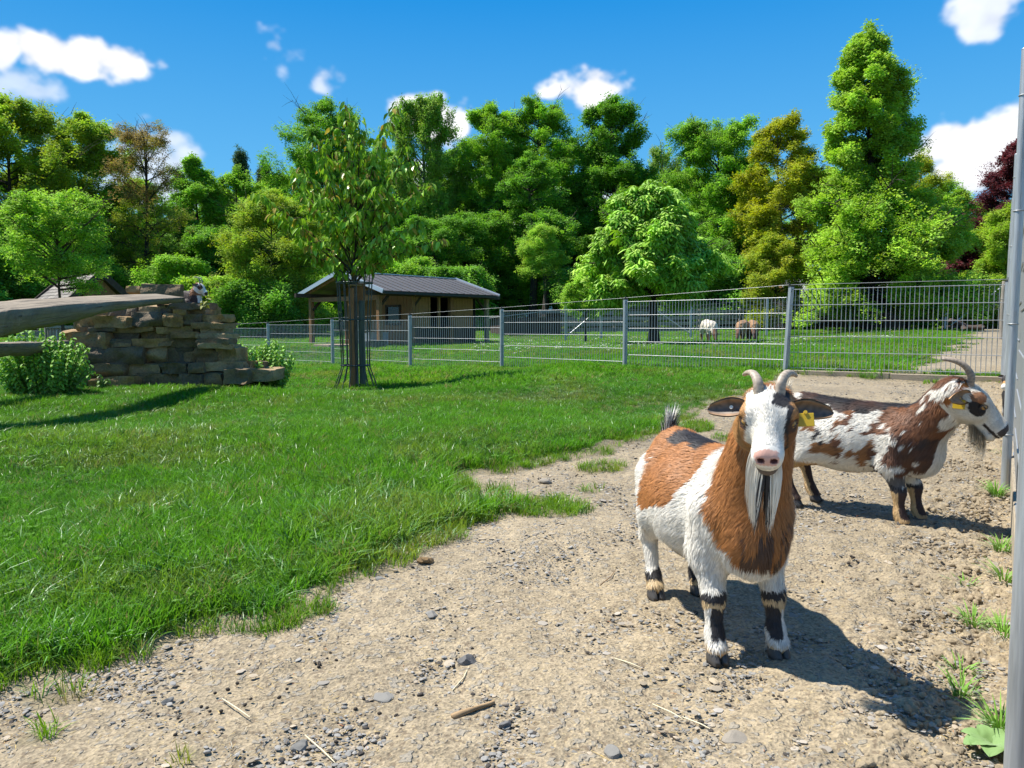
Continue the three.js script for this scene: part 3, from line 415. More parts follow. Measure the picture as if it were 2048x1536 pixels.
{ // small shingled hut on the left
  const base = landY(-9.5, 19) - 0.02, s = thing('shingled_hut', 'small wooden hut with grey shingle roof behind the sloping log', 'hut', null, [P(202, 549, 19).x, base, -19], 2.43);
  const A = P(202, 549, 19).y - base, HW = 0.78, E = A - 0.68, RL = 2.3, sl = Math.atan2(A - E, HW), SL = Math.hypot(A - E, HW), r = rng(8), sh = [W.grey, wood(0.22, 0.19, 0.165), wood(0.28, 0.25, 0.21)];
  for (const side of [1, -1]) for (let row = 0; row < 8; row++) for (let k = 0; k < 10; k++) { const w = RL / 10, t = (row + 0.5) / 8, m = part('shingle', new THREE.BoxGeometry(w - 0.012 * r(), 0.016, SL / 8 + 0.06), sh[Math.floor(r() * 3)], s); m.position.set((k + 0.5 + (row % 2 ? 0.25 : 0) - 0.12) * w, mix(A, E, t) + 0.03 + 0.004 * r(), side * HW * t); m.rotation.x = side * (sl - 0.08); m.rotation.y = (r() - 0.5) * 0.04; }
  for (const x of [-0.04, RL + 0.02]) for (const side of [1, -1]) bar('verge_board', s, W.darkw, V(x, A + 0.02, 0.02 * side), V(x, E - 0.03, side * (HW + 0.03)), 0.04, 0.15);
  for (const side of [1, -1]) bar('roof_board', s, W.darkw, V(RL / 2, A - 0.02, 0.01 * side), V(RL / 2, E - 0.02, side * HW), RL - 0.04, 0.02);
  const gs = new THREE.Shape([new THREE.Vector2(-HW + 0.14, E - 0.1), new THREE.Vector2(HW - 0.14, E - 0.1), new THREE.Vector2(0, A - 0.07)]);
  for (const x of [0.06, RL - 0.12]) { const g = new THREE.ExtrudeGeometry(gs, { depth: 0.04, bevelEnabled: false }); g.rotateY(Math.PI / 2); g.translate(x, 0, 0); part('gable', g, W.brown, s); }
  for (const x of [0.15, RL - 0.15]) for (const z of [-0.56, 0.56]) bar('post', s, x < 1 ? W.brown : W.grey, V(x, -0.1, z), V(x, E, z), 0.09);
  for (const z of [-0.56, 0.56]) { bar('plate', s, W.brown, V(0.0, E - 0.02, z), V(RL, E - 0.02, z), 0.09, 0.1); for (let k = 0; k < 9; k++) bar('bar', s, W.grey, V(0.25 + k * 0.22, 0.1, z), V(0.25 + k * 0.22, 1.0, z), 0.035); bar('sill', s, W.grey, V(0.15, 0.1, z), V(RL - 0.15, 0.1, z), 0.06); bar('top_rail', s, W.grey, V(0.15, 1.0, z), V(RL - 0.15, 1.0, z), 0.06); }
}
{ // open barn under the linden, low shed, metal hoarding
  const d = 39, p = P(1568, 600, d), base = landY(p.x, d) - 0.05, s = thing('open_barn', 'dark open barn with light grey roof beneath the tall linden', 'barn', null, [p.x, base, -d], -0.06);
  const L = 6.1, E = 1.2, A = 2.35, roof = std(0.33, 0.33, 0.34, 0.7), n = 12;
  for (let k = 0; k < n; k++) { const w = L / n; for (const q of [1, -1]) { const m = part('roof_sheet', mergeGeometries([boxAt(w - 0.01, 0.03, 2.02, 0, 0, 0), boxAt(0.05, 0.05, 2.0, -w / 2 + 0.03, 0.035, 0)]), roof, s); m.position.set((k + 0.5) * w - 0.1, (A + E) / 2 + 0.06 + 0.28, q * 0.92 - 0.9); m.rotation.x = q * 0.5; } }
  bar('verge_board', s, W.brown, V(-0.14, A + 0.33, -0.9), V(-0.14, E + 0.28, 0.98), 0.05, 0.22); bar('verge_board', s, W.brown, V(-0.14, A + 0.33, -0.9), V(-0.14, E + 0.28, -2.75), 0.05, 0.22);
  for (let k = 0; k < 6; k++) bar('post', s, W.darkw, V(0.05 + k * 1.17, 0, 0.6), V(0.05 + k * 1.17, E + 0.25, 0.6), 0.14);
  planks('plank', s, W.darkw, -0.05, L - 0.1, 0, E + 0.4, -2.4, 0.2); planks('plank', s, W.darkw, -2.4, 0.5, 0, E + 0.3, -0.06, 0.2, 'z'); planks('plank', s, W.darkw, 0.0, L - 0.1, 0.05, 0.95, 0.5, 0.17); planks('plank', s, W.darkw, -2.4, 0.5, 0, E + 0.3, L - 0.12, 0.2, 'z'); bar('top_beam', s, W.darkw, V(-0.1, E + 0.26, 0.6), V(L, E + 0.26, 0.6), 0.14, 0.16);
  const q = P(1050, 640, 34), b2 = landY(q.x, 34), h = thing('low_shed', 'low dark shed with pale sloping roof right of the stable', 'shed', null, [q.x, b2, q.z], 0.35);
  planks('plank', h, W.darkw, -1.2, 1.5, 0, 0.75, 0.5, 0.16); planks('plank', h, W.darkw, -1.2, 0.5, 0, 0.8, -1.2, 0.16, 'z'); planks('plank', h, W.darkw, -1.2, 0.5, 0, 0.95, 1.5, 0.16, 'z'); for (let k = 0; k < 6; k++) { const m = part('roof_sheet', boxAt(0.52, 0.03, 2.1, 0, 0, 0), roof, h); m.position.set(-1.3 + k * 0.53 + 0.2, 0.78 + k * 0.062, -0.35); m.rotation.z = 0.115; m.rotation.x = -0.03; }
  const c = thing('metal_hoarding', 'blue grey metal panel fence at the far right beyond the field', 'fence', null, [0, 0, 0]), steel = std(0.2, 0.25, 0.31, 0.45, { metalness: 0.35 }), steel2 = std(0.27, 0.32, 0.37, 0.45, { metalness: 0.35 });
  for (let k = 0; k < 13; k++) { const a = P(1808 + k * 17, 606, 44), lo = landY(a.x, 44), w = 17 / 1536 * 44, m = part('panel', mergeGeometries([boxAt(w - 0.03, a.y - lo, 0.03, 0, 0, 0), boxAt(0.05, a.y - lo - 0.01, 0.05, -w / 2 + 0.03, 0, 0.04), boxAt(w - 0.1, 0.04, 0.04, 0.03, 0.1, 0.036)]), k % 3 ? steel : steel2, c); m.position.set(a.x, (a.y + lo) / 2, a.z + 0.05 * (k % 2)); }
  const lg = [[1905, 646, 0.5], [1925, 640, 0.6], [1942, 645, 0.55], [1915, 632, 0.5], [1955, 647, 0.35]]; lg.forEach(([x, y, L], i) => { const a = P(x, y, 37), b = new Buf(), yy = landY(a.x, 37) + (i === 3 ? 0.3 : i === 1 ? 0.12 : 0.1); b.tube([V(-L, 0, 0.1), V(0, 0.03, 0), V(L, 0.05, -0.1)], (t, q) => 0.12 * (1 + 0.12 * Math.sin(q * 3 + i)), 9); const o = new THREE.Mesh(b.geo(), W.darkw); o.name = numbered('cut_log'); o.position.set(a.x, yy, a.z); o.rotation.y = i * 1.1; o.rotation.z = 0.2 * (i % 2); scene.add(tag(o, ['leftmost dark cut log of the heap before the blue grey hoarding', 'cut log in the middle of the heap before the hoarding', 'cut log right of the middle of the heap by the hoarding', 'topmost cut log lying on the heap by the hoarding', 'shortest cut log at the right end of the heap'][i], 'log', 'heaped logs by the hoarding')); });
}
// ---------------------------------------------------------------- dry stone pile, logs
const slateTex = grain(512, (u, v) => { const a = tf(u, v, 5, 5, 2), l = tf(u, v, 7, 2, 4), b = tf(u * 1, v, 60, 3, 12), lay = tn(u * 0.999, v, 48, 21), k = 0.7 + 0.7 * (a - 0.5) + 0.35 * (b - 0.5) + 0.2 * (lay - 0.5), m = sstep(0.55, 0.75, l); return [mix(k, k * 0.85, m), mix(k, k * 0.87, m), mix(k, k * 0.72, m), 0.4 * b + 0.3 * lay + 0.3 * a]; });
const slate = [[0.34, 0.22, 0.105], [0.23, 0.16, 0.085], [0.4, 0.25, 0.11], [0.18, 0.135, 0.085], [0.43, 0.3, 0.155]].map(([r, g, b]) => new THREE.MeshStandardMaterial({ ...slateTex, color: new THREE.Color().setRGB(r, g, b), bumpScale: 0.012, roughness: 0.92 }));
function roughBlock(w, h, d, seed, rough = 2.1) {
  const g = new THREE.BoxGeometry(w, h, d, 10, 6, 6), p = g.attributes.position, uv = g.attributes.uv, n = g.attributes.normal;
  for (let i = 0; i < p.count; i++) {
    let x = p.getX(i), y = p.getY(i), z = p.getZ(i); const u = x / w * 2, v = y / h * 2, t = z / d * 2, e = Math.max(0, Math.abs(u) + Math.abs(v) + Math.abs(t) - 2.1) * 0.05;
    x *= 1 - e; y *= 1 - e * 1.2; z *= 1 - e; const k = Math.min(0.06, 0.2 * Math.min(w, h, d) + 0.008) * rough;
    x += k * fbm(x * 4 + seed, y * 6, z * 4, 3); y += 0.55 * k * fbm(x * 4, y * 5 + seed * 3, z * 4, 3); z += k * 1.2 * fbm(x * 5, y * 9, z * 4 + seed * 7, 3); p.setXYZ(i, x, y, z);
    const ax = Math.abs(n.getX(i)), ay = Math.abs(n.getY(i)); uv.setXY(i, (ax > 0.5 ? z : x) * 1.3 + seed * 0.37, (ay > 0.5 ? z : y) * 1.3 + seed * 0.61);
  }
  g.computeVertexNormals(); return g;
}
const PD = 9.2;
{
  const s = thing('stone_pile', 'stepped dry stone climbing pile of brown slate blocks with a resting goat', 'stone pile', null, [-4.3, landY(-4.3, PD), -PD]); const r = rng(3), o = s.position;
  const Lst = [[857, 183, 952, 228, .5], [952, 165, 1240, 292, .12, .05], [1170, 292, 1385, 338, .05], [1180, 336, 1272, 372, .1], [1270, 338, 1402, 373, .12], [1085, 306, 1168, 364, .2], [895, 318, 1083, 366, .2], [635, 385, 888, 460, .1], [888, 366, 1092, 456, .1], [1092, 362, 1238, 452, .05], [1234, 368, 1385, 434, .05], [1382, 371, 1528, 426, .05], [590, 458, 772, 492, .05], [772, 456, 1052, 490, .1], [1050, 454, 1142, 498, .1], [1140, 452, 1300, 495, .1], [1296, 428, 1528, 468, .08], [1360, 468, 1532, 503, .03], [540, 425, 640, 492, .45], [400, 492, 522, 612, .35], [515, 495, 748, 612, .02], [746, 490, 932, 542, .15], [930, 488, 1152, 545, .18], [1150, 497, 1348, 540, .15], [1342, 503, 1556, 538, .05], [742, 538, 902, 576, .12], [742, 574, 898, 602, .1], [898, 542, 1120, 602, .2], [1116, 540, 1334, 602, .2], [1328, 538, 1562, 576, .05], [1334, 574, 1562, 608, .03], [430, 612, 586, 708, .05], [580, 598, 942, 714, .0], [938, 602, 1140, 700, .2], [1136, 600, 1334, 700, .22], [1330, 606, 1472, 704, .08], [1462, 598, 1612, 704, .02], [470, 710, 838, 806, .02], [834, 705, 1092, 782, .05], [1086, 703, 1272, 780, .05], [1268, 706, 1402, 775, .03], [1398, 702, 1648, 765, .03], [1645, 698, 1715, 750, .2], [1712, 705, 1810, 752, .4], [480, 800, 622, 880, .0], [618, 804, 928, 880, .0], [924, 782, 1218, 880, .02], [1214, 780, 1368, 865, .02], [1362, 778, 1512, 862, .0], [1505, 748, 1662, 850, -.1], [1655, 748, 1872, 822, .05]];
  Lst.forEach(([x0, y0, x1, y1, back, deep], i) => {
    const d = PD + back + 0.16 * r() - 0.03, a = P(x0 / 3.413, 520 + y0 / 3.413, d), b = P(x1 / 3.413, 520 + y1 / 3.413, d), th = (deep ?? 0.3) + 0.25 * r(), top = y0 < 380;
    const g = roughBlock(b.x - a.x + 0.004, Math.max(0.05, a.y - b.y + 0.006), top ? Math.min(th, 0.5) : th, i + 1), m = part('stone', g, slate[Math.floor(r() * 5)], s); m.position.set((a.x + b.x) / 2 - o.x, (a.y + b.y) / 2 - o.y, -d - (top ? Math.min(th, 0.5) : th) / 2 - o.z); m.rotation.set((r() - 0.5) * 0.05, (r() - 0.5) * 0.22, (r() - 0.5) * 0.05);
  });
  // inner stones behind the face carry the top courses
  for (let k = 0; k < 16; k++) { const row = Math.floor(k / 4), m = part('stone', roughBlock(0.42, 0.26, 0.7, 90 + k), slate[k % 5], s); m.position.set(-0.72 + (k % 4) * 0.36 - 0.04 * row, 0.12 + row * 0.25, -0.62); }
}
function logBeam(name, label, pts, half, thick, tilt, mat) {
  const b = new Buf(), n = 90, curve = new THREE.CatmullRomCurve3(pts), S = 22, rings = [];
  for (let k = 0; k <= n; k++) {
    const t = k / n, c = curve.getPoint(t), T = curve.getTangent(t), side = V(-T.z, 0, T.x).normalize(), up = V(0, 1, 0), ring = []; // side points to the camera side
    const w = half(t), h = thick(t), cs = Math.cos(tilt), sn = Math.sin(tilt);
    for (let q = 0; q < S; q++) {
      let x, y; if (q < 8) { x = -1 + 2 * q / 7; y = 0.03 * noise3(t * 14, x * 3, 1); } else { const a = (q - 7) / (S - 7) * Math.PI; x = Math.cos(a); y = -Math.pow(Math.sin(a), 0.62); }
      const nz = 1 + 0.1 * noise3(t * 7, x * 2 + 5, y * 2) + 0.07 * noise3(t * 19, x * 4, y * 5) + 0.04 * noise3(t * 60, x * 9, y * 9), X = x * w * nz, Y = y * h * nz;
      const ax = X * cs + Y * sn, ay = -X * sn + Y * cs; ring.push(b.v(c.x + side.x * ax, c.y + ay, c.z + side.z * ax, null, t * 4, q * 0.07));
    }
    rings.push(ring);
  }
  for (let k = 0; k < n; k++) for (let q = 0; q < S; q++) { const q2 = (q + 1) % S; b.quad(rings[k][q], rings[k + 1][q], rings[k + 1][q2], rings[k][q2]); }
  for (const k of [0, n]) for (let q = 1; q + 1 < S; q++) k ? b.tri(rings[k][0], rings[k][q], rings[k][q + 1]) : b.tri(rings[k][0], rings[k][q + 1], rings[k][q]);
  const o = new THREE.Mesh(b.geo(), mat); o.name = numbered(name); scene.add(tag(o, label, 'log')); return o;
}
const logMat = new THREE.MeshStandardMaterial({ ...grain(512, (u, v) => { const a = tf(u * 1, v, 6, 3, 2), g = tf(u * 0.05, v, 60, 3, 7), b = tf(u, v, 40, 3, 12), crack = sstep(0.68, 0.76, tf(u * 0.06, v, 34, 2, 31)), k = 0.78 + 0.5 * (g - 0.5) + 0.35 * (a - 0.5) + 0.2 * (b - 0.5) - 0.4 * crack; return [0.26 * k, 0.21 * k, 0.15 * k, 0.6 * g + 0.3 * b - 0.5 * crack]; }), bumpScale: 0.01, roughness: 0.93 });
logBeam('split_log', 'long weathered split log sloping up on to the stone pile', [P(-420, 690, 4.9), P(-60, 622, 6.1), P(0, 613, 6.4), P(170, 600, 7.6), P(342, 591, 9.15)], (t) => mix(0.22, 0.18, t), (t) => (0.26 - 0.05 * t) * (1 - 0.62 * sstep(0.55, 1, t)), 0.13, logMat);
logBeam('lower_log', 'thinner dark log lying lower down beside the leafy nettle clump', [P(-420, 760, 5.6), P(-60, 690, 7.2), P(40, 685, 7.9), P(132, 681, 8.9)], () => 0.1, () => 0.13, 0.05, logMat);
// ---------------------------------------------------------------- tree guard and stakes
const TG = (() => { const p = P(712, 775, 11); return V(p.x, landY(p.x, 11), p.z); })();
{
  const g = thing('tree_guard', 'flared cage of dark steel rods round the young cherry trunk', 'tree guard', null, TG.toArray()), iron = std(0.055, 0.065, 0.06, 0.42, { metalness: 0.4 }), n = 16, r = rng(14);
  for (let k = 0; k < n; k++) {
    const a = k / n * 6.283 + 0.1 * r(), c = Math.cos(a), s = Math.sin(a), j = (y, q) => V(c * q + 0.006 * Math.sin(y * 5 + k), y, s * q + 0.006 * Math.cos(y * 4 + k)), top = 1.66 + 0.08 * r(), b = new Buf();
    b.tube([j(-0.03, 0.33), j(0.12, 0.27), j(0.3, 0.205), j(0.36, 0.2), j(0.9, 0.215), j(1.5, 0.25), j(top - 0.08, 0.262), j(top - 0.02, 0.29), j(top, 0.32), j(top - 0.02, 0.345)], [...Array(10)].map((_, q) => q > 7 ? 0.0078 : 0.007), 6); part('rod', b.geo(), iron, g);
  }
  for (const [y, q] of [[0.33, 0.205], [0.98, 0.222], [1.5, 0.254]]) { const t = part('ring', new THREE.TorusGeometry(q, 0.011, 6, 40), iron, g); t.rotation.x = Math.PI / 2; t.position.y = y; }
  const stake = (label, mat, x, z, h, r0, name) => { const b = new Buf(), pts = []; for (let k = 0; k <= 6; k++) pts.push(V(0.006 * Math.sin(k * 1.3), (h + 0.06) * k / 6 - 0.06, 0.006 * Math.cos(k))); b.tube(pts, (t, a) => r0 * (1 - 0.06 * t) * (1 + 0.03 * Math.sin(a * 3 + t * 3)), 14); const o = new THREE.Mesh(b.geo(), mat); o.name = numbered('wooden_stake'); o.position.set(TG.x + x, TG.y, TG.z + z); scene.add(tag(o, label, 'stake', 'stakes inside the tree guard')); };
  stake('orange brown round stake standing inside the tree guard', W.orange, -0.03, 0.1, 1.42, 0.042); stake('greenish weathered stake inside the tree guard on its right', W.green, 0.1, 0.02, 1.25, 0.045);
  const bd = new THREE.Mesh(boxAt(0.14, 0.28, 0.022, 0, 0, 0), W.orange); bd.name = 'cross_board'; bd.position.set(TG.x + 0.075, TG.y + 1.36, TG.z - 0.04); scene.add(tag(bd, 'short orange board tying the stakes together at the top', 'board'));
  const tie = new THREE.Mesh(new THREE.TorusGeometry(0.09, 0.013, 8, 24), std(0.3, 0.19, 0.09, 0.95)); tie.name = 'coir_tie'; tie.rotation.x = 1.5; tie.position.set(TG.x + 0.01, TG.y + 1.46, TG.z); scene.add(tag(tie, 'brown coir strap holding the young tree to its stakes', 'strap'));
}
// ---------------------------------------------------------------- trees
function leafGeo(seed, n, radius, len, wid, o = {}) {      // a spray of folded leaves round a twig tip
  const b = new Buf(), r = rng(seed), drop = o.droop ?? 0.15, flat = o.flat ?? 0.7;
  for (let i = 0; i < n; i++) {
    const c = V(r() - 0.5, (r() - 0.5) * flat, r() - 0.5).multiplyScalar(2 * radius), a = r() * 6.283, pitch = -drop + (r() - 0.5) * 1.1, L = len * (0.7 + 0.6 * r()), w = wid * (0.7 + 0.6 * r());
    if (o.hang) { c.x *= 0.35; c.z *= 0.35; }
    const dir = V(Math.cos(a) * Math.cos(pitch), Math.sin(pitch), Math.sin(a) * Math.cos(pitch)), side = V(-Math.sin(a), (r() - 0.5) * 0.9, Math.cos(a)).normalize(), nrm = dir.clone().cross(side);
    const p0 = c, p1 = c.clone().addScaledVector(dir, L), m = c.clone().addScaledVector(dir, L * 0.48), l = m.clone().addScaledVector(side, w / 2).addScaledVector(nrm, w * 0.12), q = m.clone().addScaledVector(side, -w / 2).addScaledVector(nrm, w * 0.12);
    const A = b.v(p0.x, p0.y, p0.z), B = b.v(l.x, l.y, l.z), C = b.v(p1.x, p1.y, p1.z), D = b.v(q.x, q.y, q.z); b.tri(A, B, C); b.tri(A, C, D);
  }
  return b.geo();
}
function palmate(seed, len, wid) {      // chestnut: drooping leaflets from one stalk
  const b = new Buf(), r = rng(seed);
  for (let h = 0; h < 4; h++) { const o = V((r() - 0.5) * 0.5, (r() - 0.5) * 0.4, (r() - 0.5) * 0.5), yaw = r() * 6.28;
    for (let k = 0; k < 6; k++) { const a = yaw + k * 0.95, dir = V(Math.cos(a), -0.35 + 0.5 * r(), Math.sin(a)), side = V(-Math.sin(a), 0, Math.cos(a)), L = len * (0.8 + 0.4 * r()), pts = [0, 0.4, 0.75, 1].map((t) => o.clone().addScaledVector(dir, L * t).add(V(0, -0.55 * L * t * t, 0))); b.ribbon(pts, [0.02, wid * 0.7, wid, 0], side); } }
  return b.geo();
}
function cherryLeaf() { const b = new Buf(); for (const s of [1, -1]) { const e = [[0, 0], [0.22, 0.15], [0.5, 0.21], [0.78, 0.13], [1, 0]], mid = [], out = []; e.forEach(([t, w]) => { const y = -0.28 * t * t; mid.push(b.v(t, y, 0)); out.push(b.v(t, y + w * 0.35, s * w)); }); for (let k = 0; k + 1 < e.length; k++) s > 0 ? b.quad(mid[k], out[k], out[k + 1], mid[k + 1]) : b.quad(mid[k], mid[k + 1], out[k + 1], out[k]); } return b.geo(); }
function needleGeo(seed) { const b = new Buf(), r = rng(seed); for (let i = 0; i < 26; i++) { const a = r() * 6.28, c = V((r() - 0.5) * 1.3, (r() - 0.6) * 0.5, (r() - 0.5) * 0.5), d = V(Math.cos(a) * 0.3, -0.12 - 0.2 * r(), Math.sin(a) * 0.3); b.ribbon([c, c.clone().add(d)], [0.09, 0.02], V(-Math.sin(a), 0.3, Math.cos(a)).normalize()); } return b.geo(); }
const GEO = { broad: [1, 2, 3].map((s) => leafGeo(s, 26, 0.5, 0.25, 0.17)), fine: [4, 5].map((s) => leafGeo(s, 30, 0.45, 0.2, 0.12, { droop: 0.3 })), beech: [6, 7, 8].map((s) => leafGeo(s, 28, 0.52, 0.22, 0.145, { flat: 0.5, droop: 0.25 })), hang: [9, 10].map((s) => leafGeo(s, 26, 0.5, 0.2, 0.11, { hang: true, droop: 0.8, flat: 1.5 })), palm: [11, 12].map((s) => palmate(s, 0.36, 0.125)), needle: [13, 14].map(needleGeo), big: [15, 16].map((s) => leafGeo(s, 12, 0.42, 0.5, 0.3, { droop: 0.5 })) };
const leafMat = new THREE.MeshPhysicalMaterial({ color: 0xffffff, roughness: 0.92, transmission: 0.42, thickness: 0, side: THREE.DoubleSide, ior: 1.4, specularIntensity: 0.35 });
const glossMat = new THREE.MeshPhysicalMaterial({ color: 0xffffff, roughness: 0.8, transmission: 0.38, thickness: 0, side: THREE.DoubleSide, ior: 1.45, specularIntensity: 0.6 });
const barkTex = grain(256, (u, v) => { const a = tf(u, v, 6, 4, 2), b = tf(u, v * 0.3, 28, 3, 8), k = 0.7 + 0.5 * (a - 0.5) + 0.7 * (b - 0.5); return [k, k, k, b]; });
const bark = (r, g, b) => new THREE.MeshStandardMaterial({ ...barkTex, color: new THREE.Color().setRGB(r, g, b), bumpScale: 0.02, roughness: 0.95 });
const BARK = { dark: bark(0.06, 0.048, 0.036), grey: bark(0.12, 0.105, 0.085), pale: bark(0.22, 0.19, 0.16), brown: bark(0.11, 0.07, 0.045) };
const COL = Object.fromEntries(Object.entries({ yellow: [0.2, 0.235, 0.015], yolive: [0.175, 0.225, 0.02], lime: [0.19, 0.29, 0.03], green: [0.115, 0.235, 0.022], deep: [0.08, 0.185, 0.02], mid: [0.15, 0.27, 0.025], birch: [0.15, 0.23, 0.05], blue: [0.035, 0.07, 0.045], copper: [0.07, 0.012, 0.03], brown: [0.19, 0.14, 0.06], pale: [0.21, 0.33, 0.06], gold: [0.215, 0.225, 0.008] }).map(([k, c]) => [k, [c[0] * 1.85, c[1] * 1.9, c[2] * 1.0]]));
let leaves = 0;
function tree(o) {
  const d = o.d, x = (o.px - 1024) / 1536 * d, y0 = landY(x, d), H = P(o.px, o.top, d).y - y0, R = o.w / 2 / 1536 * d, r = rng(o.seed ?? Math.round(o.px * 7 + d)), t = thing(o.name, o.label, o.cat ?? 'tree', o.group, [x, y0, -d]);
  const prof = o.prof ?? ((q) => Math.pow(Math.sin(Math.PI * clamp(0.12 + 0.88 * q) ** 0.85), 0.7)), cb = (o.base ?? 0.2) * H, tr = o.trunk ?? H * 0.016, lean = o.lean ?? 0;
  const tp = (q) => V(lean * q * q * H + 0.015 * H * Math.sin(q * 5 + o.px), q * H, 0.012 * H * Math.cos(q * 4 + o.px)), trunk = new Buf(), limb = new Buf(), pts = []; const stop = o.stop ?? 0.96;
  for (let k = 0; k <= 10; k++) pts.push(tp(stop * k / 10).setY(k ? stop * H * k / 10 : -0.25));
  if (!o.noTrunk) trunk.tube(pts, pts.map((_, k) => tr * (1 - 0.93 * k / 10) * (k === 0 ? 1.45 : 1)), 9);
  const n1 = o.limbs ? Math.round(o.limbs * 1.3) : Math.round(16 + H * 1.6), S = o.size * 0.84, mats = GEO[o.leaf].map(() => []), cols = GEO[o.leaf].map(() => []), spots = [];
  for (let i = 0; i < n1; i++) {
    const q = (i + 0.3 + 0.6 * r()) / n1, y = cb + (H * stop - cb) * q, s = tp(y / H), az = i * 2.399 + (r() - 0.5) * 1.1, Lr = Math.max(0.25, R * prof(q) * (0.55 + 0.65 * r())), el = mix(o.el0 ?? 0.15, o.el1 ?? 0.9, q) + (r() - 0.5) * 0.7, sag = o.sag ?? 0.1, up = Math.min(Math.tan(el), ((H * (0.9 + 0.1 * r()) - s.y) / Lr + sag) / 0.75);
    const at = (u) => V(s.x + Math.cos(az + 0.25 * u * Math.sin(i)) * Lr * u, s.y + Lr * (up * u * 0.75 - sag * u * u), s.z + Math.sin(az + 0.25 * u * Math.sin(i)) * Lr * u), lr = tr * clamp(0.42 * (1 - 0.8 * q)) * clamp(Lr / R + 0.25) + 0.008;
    limb.tube([0, 0.33, 0.66, 1].map(at), [lr, lr * 0.72, lr * 0.45, 0.006], 4, null, false);
    const n2 = Math.max(3, Math.round(1.35 * (o.twigs ?? 7) * Lr / R));
    for (let k = 0; k < n2; k++) {
      const u = mix(o.inner ?? 0.3, 1.0, (k + r()) / n2), p = at(u), a2 = az + (r() - 0.5) * 2.6, L2 = Math.max(0.2, (o.fan ?? 0.42) * Lr * (1.15 - 0.5 * u) * (0.6 + 0.7 * r())), e = p.clone().add(V(Math.cos(a2) * L2, L2 * ((o.rise ?? 0.3) + (r() - 0.5) * 1.7), Math.sin(a2) * L2));
      limb.tube([p, p.clone().lerp(e, 0.55).add(V(0, 0.06 * L2, 0)), e], [Math.max(0.006, lr * 0.4), Math.max(0.005, lr * 0.22), 0.004], 3, null, false); spots.push([p, e, L2]);
    }
  }
  spots.push([tp(stop * 0.93), tp(1), 0.3 * R * prof(0.97) + 0.2]); spots.push([tp(stop * 0.9), tp(0.98), 0.3]);
  const per = o.n * (o.k ?? 1.85) / spots.length;
  for (const [p, e, L2] of spots) {
    const m = Math.floor(per * (0.6 + 0.8 * r()) + r()), tone = 0.8 + 0.4 * r(), spread = (o.loose ?? 0.33) * L2 + S * 0.22;
    for (let k = 0; k < m; k++) {
      const u = 0.25 + 0.85 * r(), c = p.clone().lerp(e, u).add(V((r() + r() - 1) * spread, (r() + r() - 1) * spread, (r() + r() - 1) * spread)); if (c.y < Math.max(0.1, (o.low ?? 0) * H) || c.y > H * 1.01) continue; { const b = tp(clamp(c.y / H)), qq = clamp((c.y - cb) / (H - cb)), lump = noise3(c.x * 1.3 / R, c.y * 1.7 / R, c.z * 1.3 / R + o.px); if (Math.hypot(c.x - b.x, c.z - b.z) > R * Math.max(0.1, prof(qq)) * (0.98 + 0.6 * r() * r() + 0.5 * lump) + 0.15) continue; }
      const v = Math.floor(r() * mats.length), sc = S * (0.5 + 0.9 * r()), hq = clamp(c.y / H), col = o.col2 && r() < (o.col2at ? o.col2at(hq) : 0.35) ? o.col2 : o.col, f = tone * (0.82 + 0.36 * r());
      place(mats[v], c, r() * 6.283, sc, sc, (r() - 0.5) * 0.9, (r() - 0.5) * 0.9); cols[v].push(col[0] * f * (0.9 + 0.2 * r()), col[1] * f, col[2] * f * (0.8 + 0.4 * r())); leaves++;
    }
  }
  if (!o.noTrunk) part('trunk', trunk.geo(), o.bark ?? BARK.dark, t);
  part('limbs', limb.geo(), o.bark ?? BARK.dark, t);
  const crown = new THREE.Group(); crown.name = 'crown'; crown.userData.kind = 'stuff'; t.add(crown);
  GEO[o.leaf].forEach((g, k) => { if (mats[k].length) stuffMesh('leaves', g, o.mat ?? leafMat, mats[k], cols[k], crown); });
  return t;
}
const col = (q) => Math.pow(Math.sin(Math.PI * clamp(0.1 + 0.9 * q) ** 0.9), 0.45), cone = (q) => Math.pow(1 - q, 0.78) * 1.08 * (0.85 + 0.15 * Math.sin(q * 9)) + 0.07, dome = (q) => Math.sqrt(clamp(1 - (q * 1.02) ** 2.4)) * (0.8 + 0.2 * q), upper = (q) => Math.pow(Math.sin(Math.PI * clamp(0.05 + 0.95 * q) ** 1.3), 0.6);
// the linden that stands out on the right
tree({ name: 'linden_tree', label: 'tall pointed linden with fresh light green leaves at right', px: 1728, top: 50, w: 310, d: 34, leaf: 'broad', size: 0.46, n: 17500, col: COL.lime, col2: COL.pale, prof: cone, base: 0.07, limbs: 105, twigs: 10, loose: 0.26, el0: 0.05, el1: 0.95, sag: 0.12, bark: BARK.dark, seed: 5 });
tree({ name: 'chestnut_tree', label: 'young horse chestnut with big drooping leaves in the field', px: 1302, top: 372, w: 250, d: 22, leaf: 'palm', size: 0.5, n: 3900, col: COL.mid, col2: COL.pale, prof: (q) => Math.pow(clamp(1 - q), 0.55) * 0.98 + 0.05, base: 0.3, low: 0.2, limbs: 40, twigs: 9, el0: 0.05, el1: 1.0, trunk: 0.16, bark: BARK.dark, mat: glossMat, seed: 9 });
